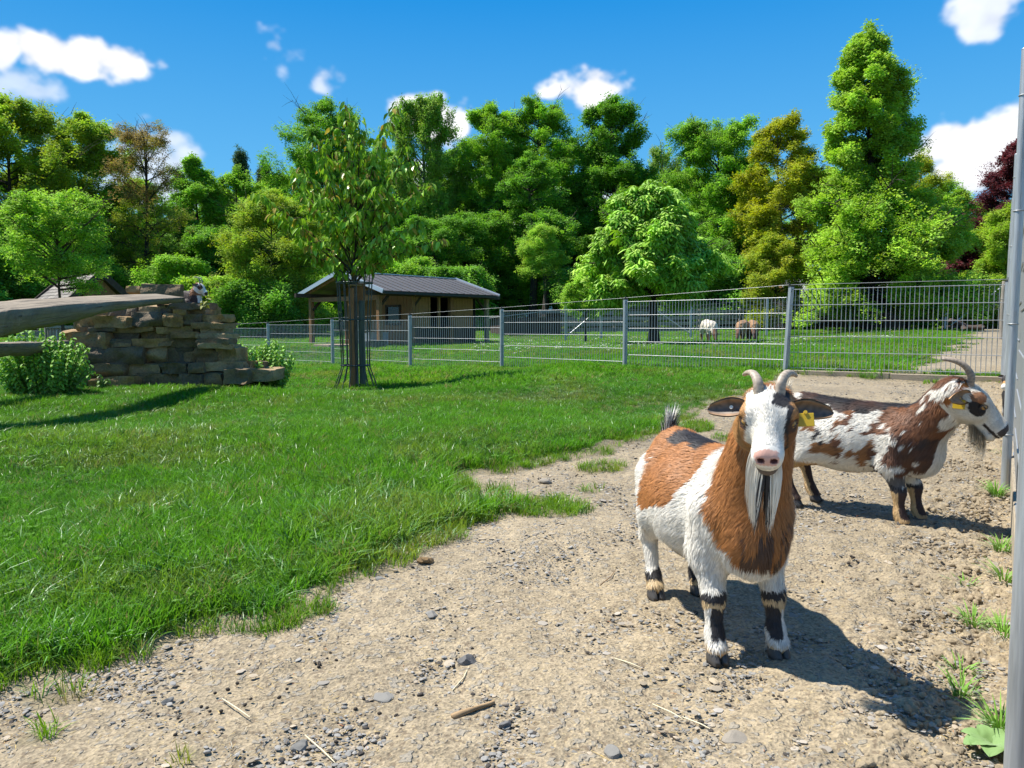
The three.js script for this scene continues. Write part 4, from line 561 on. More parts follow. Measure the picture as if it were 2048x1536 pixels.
// forest edge, left to right
const F = 'trees along the forest edge';
tree({ name: 'maple_tree', label: 'large yellow green maple at the left edge of the picture', group: F, px: 30, top: 185, w: 300, d: 40, leaf: 'broad', size: 0.52, n: 7600, col: COL.yolive, col2: COL.lime, base: 0.06, limbs: 56, prof: col, seed: 21 });
tree({ name: 'maple_tree', label: 'second yellow green maple, left of the sparse brown tree', group: F, px: 185, top: 232, w: 200, d: 43, leaf: 'broad', size: 0.52, n: 5600, col: COL.lime, col2: COL.yolive, base: 0.06, limbs: 52, prof: col, seed: 22 });
tree({ name: 'oak_tree', label: 'sparse brownish oak just leafing out against the sky', group: F, px: 300, top: 245, w: 150, d: 41, leaf: 'fine', size: 0.42, n: 1700, col: COL.yolive, col2: COL.brown, col2at: (h) => h > 0.62 ? 0.92 : 0.12, base: 0.1, limbs: 50, twigs: 11, el0: 0.3, el1: 1.15, prof: (q) => 0.45 + 0.55 * Math.sin(Math.PI * clamp(q) ** 1.1), bark: BARK.dark, fan: 0.55, seed: 23 });
tree({ name: 'ash_tree', label: 'fresh green tree right of the sparse brown oak', group: F, px: 402, top: 308, w: 150, d: 50, leaf: 'broad', size: 0.55, n: 3200, col: COL.green, col2: COL.mid, base: 0.12, limbs: 40, seed: 24 });
tree({ name: 'ash_tree', label: 'rounded green tree in front of the two dark spruces', group: F, px: 485, top: 335, w: 150, d: 52, leaf: 'broad', size: 0.55, n: 3200, col: COL.mid, col2: COL.green, base: 0.12, limbs: 40, seed: 25 });
tree({ name: 'spruce_tree', label: 'taller of the two dark blue green spruces above the trees', group: F, px: 488, top: 290, w: 60, d: 80, leaf: 'needle', size: 0.85, n: 1500, col: COL.blue, prof: (q) => 1 - 0.94 * q, base: 0.35, limbs: 70, twigs: 5, el0: -0.2, el1: 0.2, sag: 0.2, rise: -0.1, seed: 26 });
tree({ name: 'spruce_tree', label: 'shorter dark spruce right of the taller one', group: F, px: 540, top: 316, w: 60, d: 78, leaf: 'needle', size: 0.8, n: 1100, col: COL.blue, prof: (q) => 1 - 0.94 * q, base: 0.35, limbs: 60, twigs: 5, el0: -0.2, el1: 0.25, sag: 0.2, rise: -0.1, seed: 27 });
tree({ name: 'maple_tree', label: 'low spreading olive yellow maple behind the young cherry', group: F, px: 545, top: 385, w: 240, d: 36, leaf: 'fine', size: 0.5, n: 4600, col: COL.yolive, col2: COL.lime, base: 0.05, limbs: 46, twigs: 9, prof: dome, fan: 0.5, seed: 28 });
tree({ name: 'beech_tree', label: 'beech with loose drooping twigs behind the young cherry', group: F, px: 668, top: 200, w: 200, d: 54, leaf: 'beech', size: 0.62, n: 4200, col: COL.green, col2: COL.deep, base: 0.09, limbs: 52, prof: upper, el0: 0.1, el1: 1.2, sag: 0.3, seed: 29 });
tree({ name: 'birch_tree', label: 'fine leaved birch rising left of the beeches', group: F, px: 855, top: 192, w: 165, d: 55, leaf: 'hang', size: 0.75, n: 4600, col: COL.birch, col2: COL.green, base: 0.09, limbs: 60, prof: (q) => 0.35 + 0.65 * Math.sin(Math.PI * clamp(q) ** 0.8), el0: 0.4, el1: 1.2, bark: BARK.pale, seed: 30 });
tree({ name: 'beech_tree', label: 'leftmost of the three tall beeches in the middle', group: F, px: 985, top: 200, w: 150, d: 57, leaf: 'beech', size: 0.62, n: 5200, col: COL.mid, col2: COL.green, base: 0.09, limbs: 62, prof: col, el0: 0.1, el1: 1.15, sag: 0.2, bark: BARK.dark, seed: 31 });
tree({ name: 'beech_tree', label: 'middle one of the three tall beeches in the middle', group: F, px: 1080, top: 192, w: 180, d: 58, leaf: 'beech', size: 0.62, n: 6000, col: COL.green, col2: COL.mid, base: 0.09, limbs: 62, prof: col, el0: 0.1, el1: 1.15, sag: 0.2, bark: BARK.dark, seed: 32 });
tree({ name: 'beech_tree', label: 'dark rounded beech, rightmost of the three tall beeches', group: F, px: 1218, top: 190, w: 165, d: 56, leaf: 'broad', size: 0.6, n: 6400, col: COL.deep, col2: COL.green, base: 0.09, limbs: 60, prof: col, seed: 33 });
tree({ name: 'ash_tree', label: 'thin feathery tree showing sky right of the dark beech', group: F, px: 1318, top: 286, w: 90, d: 70, leaf: 'hang', size: 0.7, n: 1300, col: COL.birch, base: 0.3, limbs: 40, el0: 0.6, el1: 1.3, prof: col, bark: BARK.grey, seed: 34 });
tree({ name: 'beech_tree', label: 'broad green beech behind the horse chestnut', group: F, px: 1432, top: 243, w: 200, d: 50, leaf: 'beech', size: 0.6, n: 5600, col: COL.green, col2: COL.mid, base: 0.1, limbs: 56, prof: (q) => 0.3 + 0.7 * Math.pow(Math.sin(Math.PI * clamp(0.1 + q * 0.85)), 0.6), seed: 35 });
tree({ name: 'golden_maple', label: 'bright golden yellow maple left of the linden', group: F, px: 1552, top: 235, w: 175, d: 44, leaf: 'broad', size: 0.5, n: 4000, col: COL.gold, col2: COL.yellow, base: 0.08, limbs: 46, prof: (q) => 0.45 + 0.55 * Math.sin(Math.PI * clamp(q)), el0: 0.05, el1: 0.9, bark: BARK.grey, seed: 36 });
tree({ name: 'golden_maple', label: 'small golden maple low beside the barn', group: F, px: 1545, top: 470, w: 130, d: 37, leaf: 'fine', size: 0.45, n: 2000, col: COL.yolive, col2: COL.gold, base: 0.05, limbs: 34, prof: dome, seed: 37 });
tree({ name: 'copper_beech', label: 'dark red copper beech at the right edge', group: F, px: 2022, top: 275, w: 230, d: 50, leaf: 'beech', size: 0.55, n: 7000, col: COL.copper, base: 0.1, limbs: 66, prof: (q) => Math.pow(clamp(1 - q), 0.5), el0: 0.1, el1: 0.9, seed: 38 });
tree({ name: 'copper_beech', label: 'small dark red beech low behind the fence gate', group: F, px: 1918, top: 492, w: 90, d: 43, leaf: 'beech', size: 0.5, n: 1800, col: COL.copper, base: 0.02, limbs: 30, prof: dome, seed: 39 });
tree({ name: 'maple_tree', label: 'rounded yellow green maple in front of the copper beech', group: F, px: 2000, top: 412, w: 150, d: 41, leaf: 'fine', size: 0.5, n: 3900, col: COL.lime, col2: COL.yolive, base: 0.04, limbs: 40, prof: dome, seed: 40 });
tree({ name: 'ash_tree', label: 'green tree between the linden and copper beech', group: F, px: 1905, top: 375, w: 150, d: 55, leaf: 'broad', size: 0.55, n: 3000, col: COL.mid, col2: COL.yolive, base: 0.1, limbs: 40, seed: 41 });
tree({ name: 'golden_maple', label: 'thin yellow tree peeking out behind the linden', group: F, px: 1830, top: 300, w: 150, d: 48, leaf: 'fine', size: 0.5, n: 1900, col: COL.yellow, col2: COL.gold, base: 0.1, limbs: 40, seed: 42 });
// young trees in the paddock and field
tree({ name: 'apple_tree', label: 'young apple tree in front of the shingled hut', px: 128, top: 392, w: 200, d: 16, leaf: 'broad', size: 0.23, n: 950, col: COL.mid, col2: COL.pale, base: 0.46, low: 0.36, limbs: 30, twigs: 8, prof: (q) => 0.55 + 0.45 * Math.sin(Math.PI * clamp(0.15 + q * 0.8)), el0: 0.5, el1: 1.2, trunk: 0.045, bark: BARK.brown, seed: 43, fan: 0.4, loose: 0.2 });
tree({ name: 'sapling', label: 'small pale sapling left of the horse chestnut', px: 1172, top: 545, w: 95, d: 27, leaf: 'broad', size: 0.26, n: 620, col: COL.pale, col2: COL.mid, base: 0.35, limbs: 20, twigs: 6, trunk: 0.05, bark: BARK.grey, seed: 44 });
tree({ name: 'sapling', label: 'light green sapling standing out before the tall beeches', px: 1088, top: 447, w: 100, d: 46, leaf: 'fine', size: 0.42, n: 1100, col: COL.pale, col2: COL.lime, base: 0.5, limbs: 24, prof: dome, bark: BARK.grey, seed: 45 });
// dark understory filling the edge of the wood
{
  const r = rng(606), list = [[-40, 500, 34], [60, 470, 37], [160, 480, 38], [250, 470, 46], [330, 440, 48], [360, 520, 38], [430, 460, 47], [450, 560, 36], [520, 570, 34], [600, 560, 40], [620, 430, 48], [720, 470, 46], [790, 400, 50], [800, 520, 44], [870, 440, 48], [900, 540, 43], [960, 430, 52], [1020, 500, 52], [1110, 420, 60], [1150, 480, 54], [1190, 540, 46], [1260, 420, 58], [1300, 480, 50], [1370, 480, 46], [1440, 520, 43], [1500, 430, 52], [1600, 560, 45], [1850, 470, 48], [1890, 560, 42], [2060, 520, 44], [2110, 470, 46], [-110, 420, 40], [700, 380, 62], [900, 360, 64], [1360, 390, 64], [560, 470, 56]];
  const UND = ['low shade tree at the far left picture edge', 'shade tree under the large left maple', 'shade tree between the left maple and the hut roof', 'shade tree behind the second yellow green maple', 'tall shade tree at the foot of the sparse oak', 'low shade tree right above the flat top stone of the pile', 'shade tree under the ash right of the oak', 'low bush like tree behind the resting goat', 'low bright tree between the resting goat and the stable', 'low tree behind the stable front gable', 'shade tree left of the young cherry crown', 'shade tree hidden behind the young cherry crown', 'tall shade tree under the birch', 'low tree over the stable ridge', 'shade tree right of the birch foot', 'low tree over the far end of the stable roof', 'tall shade tree below the leftmost beech', 'shade tree between the first two beeches', 'tall shade tree behind the light green sapling', 'shade tree right of the light green sapling', 'low shade tree left of the horse chestnut', 'tall shade tree behind the horse chestnut top left', 'shade tree behind the horse chestnut middle', 'shade tree at the right flank of the horse chestnut', 'low shade tree above the two brown sheep', 'tall shade tree below the golden maple', 'low shade tree at the left foot of the linden', 'shade tree at the right foot of the linden', 'low shade tree beside the small copper beech', 'shade tree by the tall fence under the copper beech', 'shade tree hidden behind the tall fence pipes', 'tall shade tree beyond the left picture edge', 'distant tree between cherry and birch tops', 'distant tree between birch and leftmost beech', 'distant tree behind the feathery ash', 'distant tree behind the olive yellow maple'];
  list.forEach(([px, top, d], i) => tree({ name: 'understory_tree', label: UND[i], group: 'understory trees of the forest edge', px, top, w: 130 + 60 * r(), d, leaf: ['broad', 'beech', 'fine'][i % 3], size: 0.6, n: 2100, col: i % 4 === 1 ? COL.mid : i % 5 === 2 && px < 600 ? COL.lime : COL.deep, col2: COL.green, base: 0.02, limbs: 30, twigs: 7, prof: (q) => 0.55 + 0.45 * Math.sin(Math.PI * clamp(0.1 + 0.85 * q)), trunk: 0.12, seed: 900 + i }));
  const BACK = ['between the left maples', 'behind the sparse oak', 'left of the taller spruce', 'behind the shorter spruce', 'behind the loose twigged beech', 'between cherry and birch', 'between birch and the first beech', 'between the first and second tall beech', 'between the second beech and the dark one', 'right behind the dark beech', 'left of the broad green beech', 'between the green beech and the golden maple', 'between the golden maple and the linden', 'right of the linden', 'behind the copper beech'];
  [[110, 300], [290, 360], [440, 370], [560, 350], [650, 300], [765, 290], [920, 290], [1030, 270], [1150, 280], [1275, 330], [1370, 330], [1490, 320], [1620, 330], [1860, 360], [1960, 400]].forEach(([px, top], i) => tree({ name: 'forest_tree', label: 'tall leafy forest tree in the back row ' + BACK[i], group: 'back row of the forest', px, top, w: 150 + 40 * r(), d: 64 + 6 * r(), leaf: i % 2 ? 'broad' : 'beech', size: 0.72, n: 2600, col: i % 3 ? COL.green : COL.mid, col2: i % 2 ? COL.lime : COL.mid, base: 0.06, limbs: 44, twigs: 7, prof: col, seed: 1200 + i }));
  for (const [px, t, d, w, where] of [[1062, 300, 50, 0.3, 'left of the light green sapling'], [1092, 420, 48, 0.26, 'right under the light green sapling'], [690, 420, 50, 0.22, 'behind the tree guard'], [995, 380, 56, 0.24, 'right of the stable roof end'], [1505, 430, 47, 0.2, 'above the brown sheep'], [1250, 380, 52, 0.26, 'behind the horse chestnut'], [905, 430, 53, 0.2, 'above the stable ridge end'], [760, 440, 54, 0.2, 'right of the young cherry trunk']]) tree({ name: 'bare_trunk_tree', label: 'bare dark forest trunk with thin crown ' + where, group: 'bare trunks inside the forest edge', px, top: t, w: 110, d, leaf: 'beech', size: 0.6, n: 700, col: COL.deep, col2: COL.green, base: 0.6, limbs: 20, trunk: w, seed: 950 + px });
}
console.log('leaf sprays', leaves);
// ---------------------------------------------------------------- young cherry in the guard
{
  const t = thing('cherry_tree', 'young cherry tree with hanging glossy leaves inside the steel guard', 'tree', null, TG.toArray()), r = rng(71), H = P(712, 205, 11).y - TG.y, limb = new Buf(), mats = [[], []], cols = [[], []];
  const trunkB = new Buf(); trunkB.tube([V(0, -0.1, 0), V(0.005, 0.8, 0), V(-0.005, 1.7, 0.01), V(0.0, 2.4, 0), V(0.02, 3.2, 0.01)], [0.04, 0.034, 0.03, 0.022, 0.012], 10);
  const leafAt = (p, az) => { const k = r() < 0.74 ? 0 : 1, L = 0.088 + 0.062 * r(); M4.compose(p, Q4.setFromEuler(E4.set((r() - 0.5) * 1.2, -az, -0.55 - 0.75 * r(), 'YXZ')), S4.set(L, L, L)); for (let q = 0; q < 16; q++) mats[k].push(M4.elements[q]); const f = 0.75 + 0.5 * r(), w = r(); w < 0.14 ? cols[k].push(0.4 * f, 0.3 * f, 0.04) : cols[k].push(0.24 * f, 0.44 * f, 0.02 * f); };
  // branch tips in the plane of the picture, with depth of their own
  const tips = [[510, 385, 0.2, 1.75], [545, 425, -0.3, 1.75], [600, 475, 0.35, 1.7], [615, 510, 0.3, 1.6], [600, 330, -0.25, 1.9], [585, 345, 0.35, 1.9], [625, 265, 0.2, 2.1], [640, 300, -0.35, 2.2], [690, 205, 0.05, 2.5], [720, 235, 0.1, 2.3], [795, 205, -0.1, 2.4], [770, 240, 0.25, 2.3], [815, 285, 0.05, 2.2], [845, 375, 0.2, 1.9], [865, 365, -0.2, 2.0], [840, 440, 0.35, 1.7], [890, 478, 0.1, 1.7], [800, 480, -0.35, 1.6], [780, 505, 0.3, 1.6], [660, 430, 0.45, 1.8], [700, 340, 0.45, 2.1], [760, 370, 0.45, 2.0], [740, 300, -0.4, 2.2], [680, 480, -0.4, 1.6], [650, 380, -0.45, 1.9], [770, 420, -0.45, 1.9], [700, 265, -0.2, 2.4], [760, 470, 0.48, 1.6], [640, 520, 0.1, 1.6], [720, 420, 0.6, 1.9], [620, 400, 0.5, 1.8], [800, 330, 0.4, 2.0]];
  for (const [px, py, dz, y0] of tips) {
    const e = P(px, py, 11 - dz).sub(TG), s = V(0.0, y0 - 0.12, 0), m = s.clone().lerp(e, 0.5).add(V((r() - 0.5) * 0.12, 0.1, (r() - 0.5) * 0.12)), c = new THREE.QuadraticBezierCurve3(s, m, e), pts = c.getPoints(7), L = c.getLength(); limb.tube(pts, pts.map((_, k) => 0.014 * (1 - k / 8.5)), 5, null, false);
    const n = Math.round(L * 48); for (let k = 0; k < n; k++) { const u = 0.2 + 0.8 * Math.pow(r(), 0.75), p = c.getPoint(u), az = r() * 6.283, o = 0.02 + 0.06 * r(); leafAt(p.add(V(Math.cos(az) * o, (r() - 0.5) * 0.05, Math.sin(az) * o)), az); }
    for (let q = 0; q < 4; q++) { const u = 0.35 + 0.6 * r(), p = c.getPoint(u), az = r() * 6.28, e2 = p.clone().add(V(Math.cos(az) * 0.22, 0.1 * (r() - 0.2), Math.sin(az) * 0.22)); limb.tube([p, e2], [0.006, 0.003], 4, null, false); for (let k = 0; k < 12; k++) { const z = r() * 6.28; leafAt(p.clone().lerp(e2, 0.3 + 0.75 * r()).add(V((r() - 0.5) * 0.05, (r() - 0.5) * 0.04, (r() - 0.5) * 0.05)), z); } }
  }
  part('trunk', trunkB.geo(), BARK.pale, t); part('limbs', limb.geo(), BARK.brown, t);
  const crown = new THREE.Group(); crown.name = 'crown'; crown.userData.kind = 'stuff'; t.add(crown); const lg = cherryLeaf();
  stuffMesh('leaves', lg, new THREE.MeshPhysicalMaterial({ color: 0xffffff, roughness: 0.85, transmission: 0.48, thickness: 0, side: THREE.DoubleSide, ior: 1.45, specularIntensity: 0.5 }), mats[0], cols[0], crown); stuffMesh('glossy_leaves', lg, new THREE.MeshStandardMaterial({ color: 0xffffff, roughness: 0.34, side: THREE.DoubleSide }), mats[1], cols[1], crown);
}
// ---------------------------------------------------------------- nettles and weeds
function leafyClump(name, label, px, py, d, w, h, n, seed, colr) {
  const p = P(px, py, d), t = thing(name, label, 'plant', null, [p.x, landY(p.x, d), p.z]), r = rng(seed), stem = new Buf(), m = [], c = [], lg = cherryLeaf();
  for (let k = 0; k < n; k++) { const a = r() * 6.28, q = Math.sqrt(r()), hh = h * (0.55 + 0.5 * r()) * (1 - 0.45 * q * q), b = V(Math.cos(a) * q * w * 0.55, 0, Math.sin(a) * q * w * 0.4), e = b.clone().add(V(Math.cos(a) * q * w * 0.45 + (r() - 0.5) * 0.1, hh, Math.sin(a) * q * w * 0.35)); stem.tube([b.clone().add(V(0, -0.03, 0)), b.clone().lerp(e, 0.5).add(V(0, 0.05 * h, 0)), e], [0.006, 0.005, 0.002], 4, null, false);
    const s = Math.round(hh / 0.024); for (let i = 1; i <= s; i++) for (let j = 0; j < 2; j++) { const u = i / s, az = i * 1.57 + j * 3.14 + r() * 0.6, L = (0.055 + 0.055 * (1 - u * 0.6) * (0.6 + r() * 0.6)) * 0.66; M4.compose(b.clone().lerp(e, u), Q4.setFromEuler(E4.set((r() - 0.5) * 0.7, -az, -0.1 - 0.7 * r(), 'YXZ')), S4.set(L, L, L * 1.5)); for (let z = 0; z < 16; z++) m.push(M4.elements[z]); const f = 0.75 + 0.5 * r(); c.push(colr[0] * f, colr[1] * f, colr[2] * f); } }
  part('stems', stem.geo(), std(0.12, 0.16, 0.04), t); stuffMesh('leaves', lg, new THREE.MeshPhysicalMaterial({ color: 0xffffff, roughness: 0.8, transmission: 0.32, thickness: 0, side: THREE.DoubleSide }), m, c, t); return t;
}
leafyClump('nettle_clump', 'tall leafy nettle clump at the left foot of the stone pile', 85, 778, 8.3, 0.52, 0.78, 110, 3, [0.2, 0.42, 0.03]);
leafyClump('nettle_clump', 'dense nettle clump at the right end of the stone pile', 520, 745, 9.9, 0.5, 0.66, 120, 4, [0.2, 0.42, 0.03]);
leafyClump('small_weed', 'single nettle shoot in front of the stone pile', 205, 772, 8.9, 0.1, 0.22, 5, 6, [0.12, 0.25, 0.03]);
leafyClump('small_weed', 'weed sprouting on the stone ledge below the resting goat', 410, 612, 9.2, 0.06, 0.1, 3, 7, [0.28, 0.3, 0.03]).position.y = P(410, 614, 9.2).y;
function tuft(label, px, py, n, hgt, seed) { const p = pick(px, py), r = rng(seed), b = new Buf(); const t = thing('grass_tuft', label, 'grass tuft', 'grass tufts on bare soil', [p.x, p.y - 0.005, p.z]); for (let i = 0; i < n; i++) { const a = r() * 6.28, q = Math.sqrt(r()) * 0.035, h = hgt * (0.5 + 0.7 * r()), k = 0.35 + 0.9 * r(), x = Math.cos(a) * q, z = Math.sin(a) * q, pts = [], ws = []; for (let s = 0; s <= 4; s++) { const u = s / 4; pts.push(V(x + Math.cos(a) * h * k * u * u, h * (u - 0.35 * k * u * u), z + Math.sin(a) * h * k * u * u)); ws.push(s === 4 ? 0 : 0.0042 * (1 - 0.5 * u * u)); } const f = 0.8 + 0.4 * r(); b.ribbon(pts, ws, V(-Math.sin(a), 0, Math.cos(a)), [0.17 * f, 0.36 * f, 0.03 * f]); } part('blades', b.geo(), new THREE.MeshPhysicalMaterial({ vertexColors: true, roughness: 0.9, transmission: 0.35, thickness: 0, side: THREE.DoubleSide }), t).userData.kind = 'stuff'; }
[['grass tuft at the foot of the second fence pipe', 1992, 990, 90, 0.09], ['small grass tuft below the second fence pipe', 2003, 1100, 50, 0.07], ['grass tuft with broad weed against the fence board', 2008, 1160, 40, 0.08], ['grass tuft on the crack of the dug strip', 1945, 1250, 60, 0.07], ['grass tuft beside the near fence pipe', 2006, 1275, 60, 0.075], ['thin grass tuft above the front goat horn shadow', 1922, 1345, 26, 0.05], ['grass tuft touching the front goat horn shadow', 1922, 1385, 45, 0.055], ['lush grass tuft over the burdock at lower right', 2000, 1462, 100, 0.08], ['low weeds in the dug strip edge', 1927, 1170, 26, 0.045], ['grass tuft by the kerb nearest the fence post', 1660, 752, 60, 0.16], ['dark weed tuft in front of the kerb', 1745, 758, 60, 0.15], ['tiny tuft by the far side of the spotted goat muzzle', 2003, 910, 24, 0.06]].forEach((a, i) => tuft(a[0], a[1], a[2], a[3], a[4], 60 + i));
{ const p = pick(1985, 1500), b = thing('burdock_plant', 'broad leaved burdock plant at the lower right corner', 'plant', null, [p.x, p.y, p.z]); const lm = new THREE.MeshPhysicalMaterial({ color: new THREE.Color().setRGB(0.17, 0.29, 0.085), roughness: 0.75, transmission: 0.2, thickness: 0, side: THREE.DoubleSide });
  [[3.3, 0.085, 0.2], [2.6, 0.075, 0.35], [-2.2, 0.085, 0.15], [-1.2, 0.07, 0.25], [0.4, 0.07, 0.5], [1.6, 0.065, 0.6], [-2.8, 0.08, 0.3]].forEach(([az, L, el], k) => { const g = new Buf(), nx = 10, ny = 8; for (let i = 0; i <= nx; i++) for (let j = 0; j <= ny; j++) { const t = i / nx, s = j / ny * 2 - 1, w = 0.36 * Math.pow(Math.sin(Math.PI * Math.pow(t, 0.75)), 0.7) + 0.02, q = noise3(i * 0.9 + k * 7, j * 0.9, 1); g.v(t, 0.35 * t * (1 - t) * 1.6 + 0.10 * Math.abs(s) * w + 0.03 * q, s * w * (1 + 0.08 * q)); } for (let i = 0; i < nx; i++) for (let j = 0; j < ny; j++) { const a = i * (ny + 1) + j; g.quad(a, a + 1, a + ny + 2, a + ny + 1); } const m = part('leaf', g.geo(), lm, b); m.scale.setScalar(L * 0.85); m.rotation.set(0, az, el * 0.6, 'YXZ'); m.position.y = 0.012; }); }
// ---------------------------------------------------------------- bodies: joined distance fields meshed with surface nets
function field(prims, cuts = []) {
  const A = prims.map((p) => { const q = { ...p }; if (q.c) { q.bs = q.c; q.br = Math.max(q.r.x, q.r.y, q.r.z); } else { q.bs = q.a.clone().lerp(q.b, 0.5); q.br = q.a.distanceTo(q.b) / 2 + Math.max(q.ra, q.rb); q.ba = q.b.clone().sub(q.a); q.bb = q.ba.lengthSq(); } return q; });
  const one = (q, x, y, z) => {
    if (q.c) { let a = x - q.c.x, b = y - q.c.y, c = z - q.c.z; if (q.F) { const f = a * q.F.x + b * q.F.y + c * q.F.z, u = a * q.U.x + b * q.U.y + c * q.U.z, r = a * q.R.x + b * q.R.y + c * q.R.z; a = f; b = u; c = r; } a /= q.r.x; b /= q.r.y; c /= q.r.z; const k0 = Math.sqrt(a * a + b * b + c * c); a /= q.r.x; b /= q.r.y; c /= q.r.z; const k1 = Math.sqrt(a * a + b * b + c * c); return k1 < 1e-6 ? -Math.min(q.r.x, q.r.y, q.r.z) : k0 * (k0 - 1) / k1; }
    const px = x - q.a.x, py = y - q.a.y, pz = z - q.a.z, t = clamp((px * q.ba.x + py * q.ba.y + pz * q.ba.z) / q.bb), ex = px - q.ba.x * t, ey = py - q.ba.y * t, ez = pz - q.ba.z * t; return Math.sqrt(ex * ex + ey * ey + ez * ez) - (q.ra + (q.rb - q.ra) * t);
  };
  return (x, y, z) => {
    let d = 1e3;
    for (const q of A) { const bx = x - q.bs.x, by = y - q.bs.y, bz = z - q.bs.z, lim = d + q.k + q.br; if (lim < 900 && bx * bx + by * by + bz * bz > lim * lim) continue; const e = one(q, x, y, z), h = Math.max(q.k - Math.abs(d - e), 0) / q.k; d = Math.min(d, e) - h * h * q.k * 0.25; }
    for (const q of cuts) { const e = -one(q, x, y, z), h = Math.max(q.k - Math.abs(d - e), 0) / q.k; d = Math.max(d, e) + h * h * q.k * 0.25; }
    return d;
  };
}
field.prep = (q) => { if (!q.c) { q.ba = q.b.clone().sub(q.a); q.bb = q.ba.lengthSq(); } return q; };
function nets(f, lo, hi, cell) {
  const n = [0, 1, 2].map((k) => Math.ceil((hi.getComponent(k) - lo.getComponent(k)) / cell / 4) * 4 + 1), [nx, ny, nz] = n, val = new Float32Array(nx * ny * nz).fill(1), at = (i, j, k) => (k * ny + j) * nx + i, B = 4, rad = B * cell * 0.95;
  for (let k = 0; k < nz; k += B) for (let j = 0; j < ny; j += B) for (let i = 0; i < nx; i += B) {
    const v = f(lo.x + (i + 1.5) * cell, lo.y + (j + 1.5) * cell, lo.z + (k + 1.5) * cell), far = Math.abs(v) > rad + 0.02;
    for (let c = k; c < Math.min(k + B, nz); c++) for (let b = j; b < Math.min(j + B, ny); b++) for (let a = i; a < Math.min(i + B, nx); a++) val[at(a, b, c)] = far ? v : f(lo.x + a * cell, lo.y + b * cell, lo.z + c * cell);
  }
  const id = new Int32Array(nx * ny * nz).fill(-1), pos = [], idx = [];
  for (let k = 0; k + 1 < nz; k++) for (let j = 0; j + 1 < ny; j++) for (let i = 0; i + 1 < nx; i++) {
    let m = 0, sx = 0, sy = 0, sz = 0, s0 = 0; const c = [];
    for (let q = 0; q < 8; q++) { const v = val[at(i + (q & 1), j + ((q >> 1) & 1), k + (q >> 2))]; c.push(v); if (v < 0) s0++; }
    if (s0 === 0 || s0 === 8) continue;
    for (const [p, q] of NETEDGES) if ((c[p] < 0) !== (c[q] < 0)) { const t = c[p] / (c[p] - c[q]); sx += mix(p & 1, q & 1, t); sy += mix((p >> 1) & 1, (q >> 1) & 1, t); sz += mix(p >> 2, q >> 2, t); m++; }
    id[at(i, j, k)] = pos.length / 3; pos.push(lo.x + (i + sx / m) * cell, lo.y + (j + sy / m) * cell, lo.z + (k + sz / m) * cell);
  }
  const quad = (a, b, c, d, flip) => { if (a < 0 || b < 0 || c < 0 || d < 0) return; flip ? idx.push(a, c, b, a, d, c) : idx.push(a, b, c, a, c, d); };
  for (let k = 1; k + 1 < nz; k++) for (let j = 1; j + 1 < ny; j++) for (let i = 1; i + 1 < nx; i++) {
    const v = val[at(i, j, k)] < 0;
    if (v !== val[at(i + 1, j, k)] < 0) quad(id[at(i, j - 1, k - 1)], id[at(i, j, k - 1)], id[at(i, j, k)], id[at(i, j - 1, k)], !v);
    if (v !== val[at(i, j + 1, k)] < 0) quad(id[at(i - 1, j, k - 1)], id[at(i - 1, j, k)], id[at(i, j, k)], id[at(i, j, k - 1)], !v);
    if (v !== val[at(i, j, k + 1)] < 0) quad(id[at(i - 1, j - 1, k)], id[at(i, j - 1, k)], id[at(i, j, k)], id[at(i - 1, j, k)], !v);
  }
  const g = new THREE.BufferGeometry(); g.setAttribute('position', new THREE.Float32BufferAttribute(pos, 3)); g.setIndex(idx); g.computeVertexNormals(); return g;
}
const NETEDGES = [[0, 1], [2, 3], [4, 5], [6, 7], [0, 2], [1, 3], [4, 6], [5, 7], [0, 4], [1, 5], [2, 6], [3, 7]];
const RC = (a, ra, b, rb, k = 0.03) => ({ a: V(...a), b: V(...b), ra, rb, k }), EL = (c, r, k = 0.04) => ({ c: V(...c), r: V(...r), k });
const hairMat = new THREE.MeshStandardMaterial({ color: 0xffffff, roughness: 0.62, side: THREE.DoubleSide }), skinMat = new THREE.MeshStandardMaterial({ vertexColors: true, roughness: 0.8 });
const hairGeo = (() => { const b = new Buf(); b.ribbon([V(0, 0, 0), V(0.5, 0.1, 0), V(1, 0.04, 0)], [1, 0.75, 0], V(0, 0, 1)); return b.geo(); })();
const FUR = { white: [0.72, 0.68, 0.6], cream: [0.66, 0.57, 0.42], rust: [0.37, 0.145, 0.036], black: [0.022, 0.019, 0.02], tan: [0.47, 0.29, 0.12], choc: [0.12, 0.048, 0.022], grey: [0.12, 0.11, 0.1], pink: [0.55, 0.27, 0.2], ltan: [0.6, 0.44, 0.24] };
const M3 = (a, b, t) => [mix(a[0], b[0], t), mix(a[1], b[1], t), mix(a[2], b[2], t)];
function strands(list, parent, name, mat = skinMat) { const b = new Buf(); for (const s of list) { const c = new THREE.QuadraticBezierCurve3(s.a, s.m, s.b), p = c.getPoints(5); b.ribbon(p, [s.w * 0.8, s.w, s.w * 0.9, s.w * 0.7, s.w * 0.45, 0], s.side, s.c); } const m = part(name, b.geo(), mat === skinMat ? skin2 : mat, parent); m.userData.kind = 'stuff'; return m; }
const skin2 = new THREE.MeshStandardMaterial({ vertexColors: true, roughness: 0.55, side: THREE.DoubleSide });
